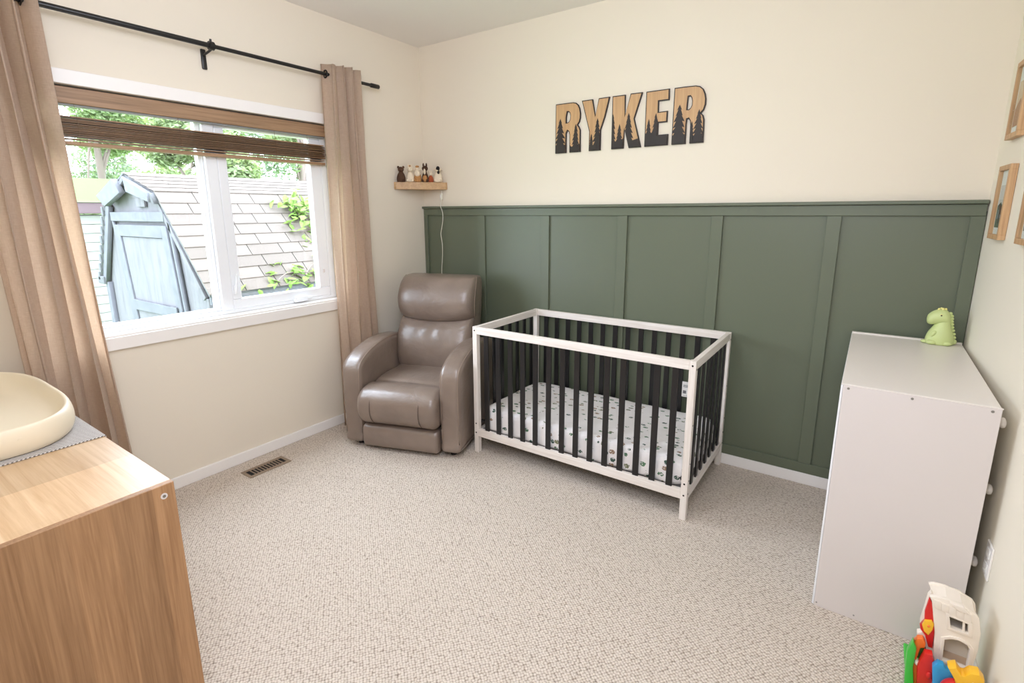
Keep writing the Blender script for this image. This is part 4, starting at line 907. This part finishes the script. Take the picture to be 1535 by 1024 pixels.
# climbing plant over the shed roof
def leafmesh(name, L_, w_, m_):
    me = bpy.data.meshes.new(name); vs = [(0, 0, 0), (L_ * .3, w_ * .5, L_ * .04), (L_ * .7, w_ * .38, L_ * .02), (L_, 0, -L_ * .06), (L_ * .7, -w_ * .38, L_ * .02), (L_ * .3, -w_ * .5, L_ * .04), (L_ * .5, 0, L_ * .10)]
    me.from_pydata(vs, [], [(0, 6, 1), (1, 6, 2), (2, 6, 3), (3, 6, 4), (4, 6, 5), (5, 6, 0)]); me.materials.append(m_); return me
def roofpt(s, y, h=.03):
    L_ = math.hypot(ER[0] - SRp[0], ER[1] - SRp[1]); d = Vector((ER[0] - SRp[0], 0, ER[1] - SRp[1])) / L_
    return Vector((SRp[0], y, SRp[1])) + d * s + Vector((-d.z, 0, d.x)) * h
vn = thing('climbing_vine', 'bright green climbing vine spreading over the shed roof shingles', 'vine', (-1.4, .5, GZ))
vme = [leafmesh('vine_leaf', .11, .06, MAT['leaf3']), leafmesh('vine_leaf', .08, .045, MAT['leaf3'])]
rnd = random.Random(11); vo_ = Vector((-1.4, .5, GZ))
stems = [[(.95, .02), (.7, .05), (.45, .02), (.25, .0)], [(1.05, .2), (.8, .16), (.5, .12), (.3, .10), (.12, .06)], [(1.1, -.35), (.95, -.2), (.85, .0), (.75, .2)], [(1.1, .5), (.7, .35), (.4, .22), (.2, .2)], [(1.08, -.6), (1.0, -.45), (1.02, -.2), (.98, .1)]]
for si, stp in enumerate(stems):
    P_ = smoothpath([tuple(roofpt(s, y, .03 + .02 * rnd.random())) for s, y in stp], 8)
    obj('stem', tube(P_, .004, 6), MAT['bark'], vn)
for cs, cy_, ss, sy_, n_ in ((.34, .10, .13, .12, 110), (.16, .02, .06, .10, 24), (.62, .12, .10, .12, 30), (.95, .0, .10, .30, 50), (1.04, -.42, .07, .16, 40)):
    for k in range(n_):
        p = roofpt(max(.02, rnd.gauss(cs, ss)), rnd.gauss(cy_, sy_), rnd.uniform(.02, .12 if cs < .5 else .05)) - vo_
        piece('leaf', vme[k % 2], vn, tuple(p), (rnd.uniform(-.7, .7), rnd.uniform(-.2, 1.3), rnd.uniform(0, 6.28)))
# trees
def foliage(name, blobs, n, size, m_, seed, parent):
    rnd = random.Random(seed); vs, fs = [], []
    for k in range(n):
        c, rr = blobs[rnd.randrange(len(blobs))]
        d = Vector((rnd.gauss(0, 1), rnd.gauss(0, 1), rnd.gauss(0, 1))).normalized() * (rnd.random() ** .4)
        p = Vector((c[0] + d.x * rr[0], c[1] + d.y * rr[1], c[2] + d.z * rr[2])); a = Vector((rnd.gauss(0, 1), rnd.gauss(0, 1), rnd.gauss(0, .6))).normalized(); bq = a.cross(Vector((rnd.gauss(0, 1), rnd.gauss(0, 1), rnd.gauss(0, 1)))).normalized()
        s = size * rnd.uniform(.6, 1.3); i = len(vs); vs += [p - a * s, p + bq * s * .4, p + a * s, p - bq * s * .4]; fs.append((i, i + 1, i + 2, i + 3))
    me = bpy.data.meshes.new(name); me.from_pydata([tuple(v_) for v_ in vs], [], fs); me.transform(world(parent).inverted()); me.materials.append(m_)
    o = bpy.data.objects.new(name, me); C.objects.link(o); o.parent = parent; o['kind'] = 'stuff'; return o
def tree(label, x, y, h, rad, m_, seed, n=14000, size=.06, trunk=.12):
    rnd = random.Random(seed); t_ = thing('tree', label, 'tree', (x, y, GZ), 0, 'trees behind the garden shed')
    tr = [(x, y, GZ), (x + rnd.uniform(-.1, .1), y + .05, GZ + h * .35), (x + rnd.uniform(-.2, .2), y, GZ + h * .7), (x, y + rnd.uniform(-.2, .2), GZ + h * .95)]
    obj('trunk', tube(smoothpath(tr, 5), [trunk * (1 - .8 * k / 15) for k in range(16)], 10), MAT['bark'], t_, smooth=True)
    blobs = []
    for k in range(9):
        a = rnd.uniform(0, 6.28); rr = rad * rnd.uniform(.3, .7); zz = GZ + h * rnd.uniform(.28, .95)
        c = (x + math.cos(a) * rr, y + math.sin(a) * rr, zz); blobs.append((c, (rad * .5, rad * .5, rad * .38)))
        bs = Vector(tr[1]).lerp(Vector(tr[2]), rnd.random()); obj('branch', tube([tuple(bs), tuple(bs.lerp(Vector(c), .5) + Vector((0, 0, .1))), c], [trunk * .35, trunk * .22, trunk * .1], 6), MAT['bark'], t_)
    foliage('foliage', blobs, n, size, m_, seed, t_)
for i, a in enumerate([('light green tree behind the mossy garage roof', -12.6, 1.75, 7.0, 1.25, 'leaf1', 1), ('grey-green tree far left behind the garage', -14.0, -3.6, 7.6, 1.7, 'leaf2', 2), ('tall grey-green tree behind the peak of the garden shed', -16.5, 3.6, 8.6, 1.7, 'leaf2', 3),
        ('light green tree behind the middle of the shed roof', -10.3, 3.0, 6.4, 1.25, 'leaf1', 4), ('light green tree farthest right seen through the casement', -5.7, 2.75, 4.9, .95, 'leaf1', 5), ('bushy grey-green tree behind the far end of the shed roof', -8.3, 4.3, 6.0, 1.3, 'leaf2', 6), ('slim light green tree close behind the shed ridge', -5.6, .95, 4.6, .75, 'leaf1', 8)]):
    tree(a[0], a[1], a[2], a[3], a[4], MAT[a[5]], a[6], 20000 if a[1] < -10 else 12000)
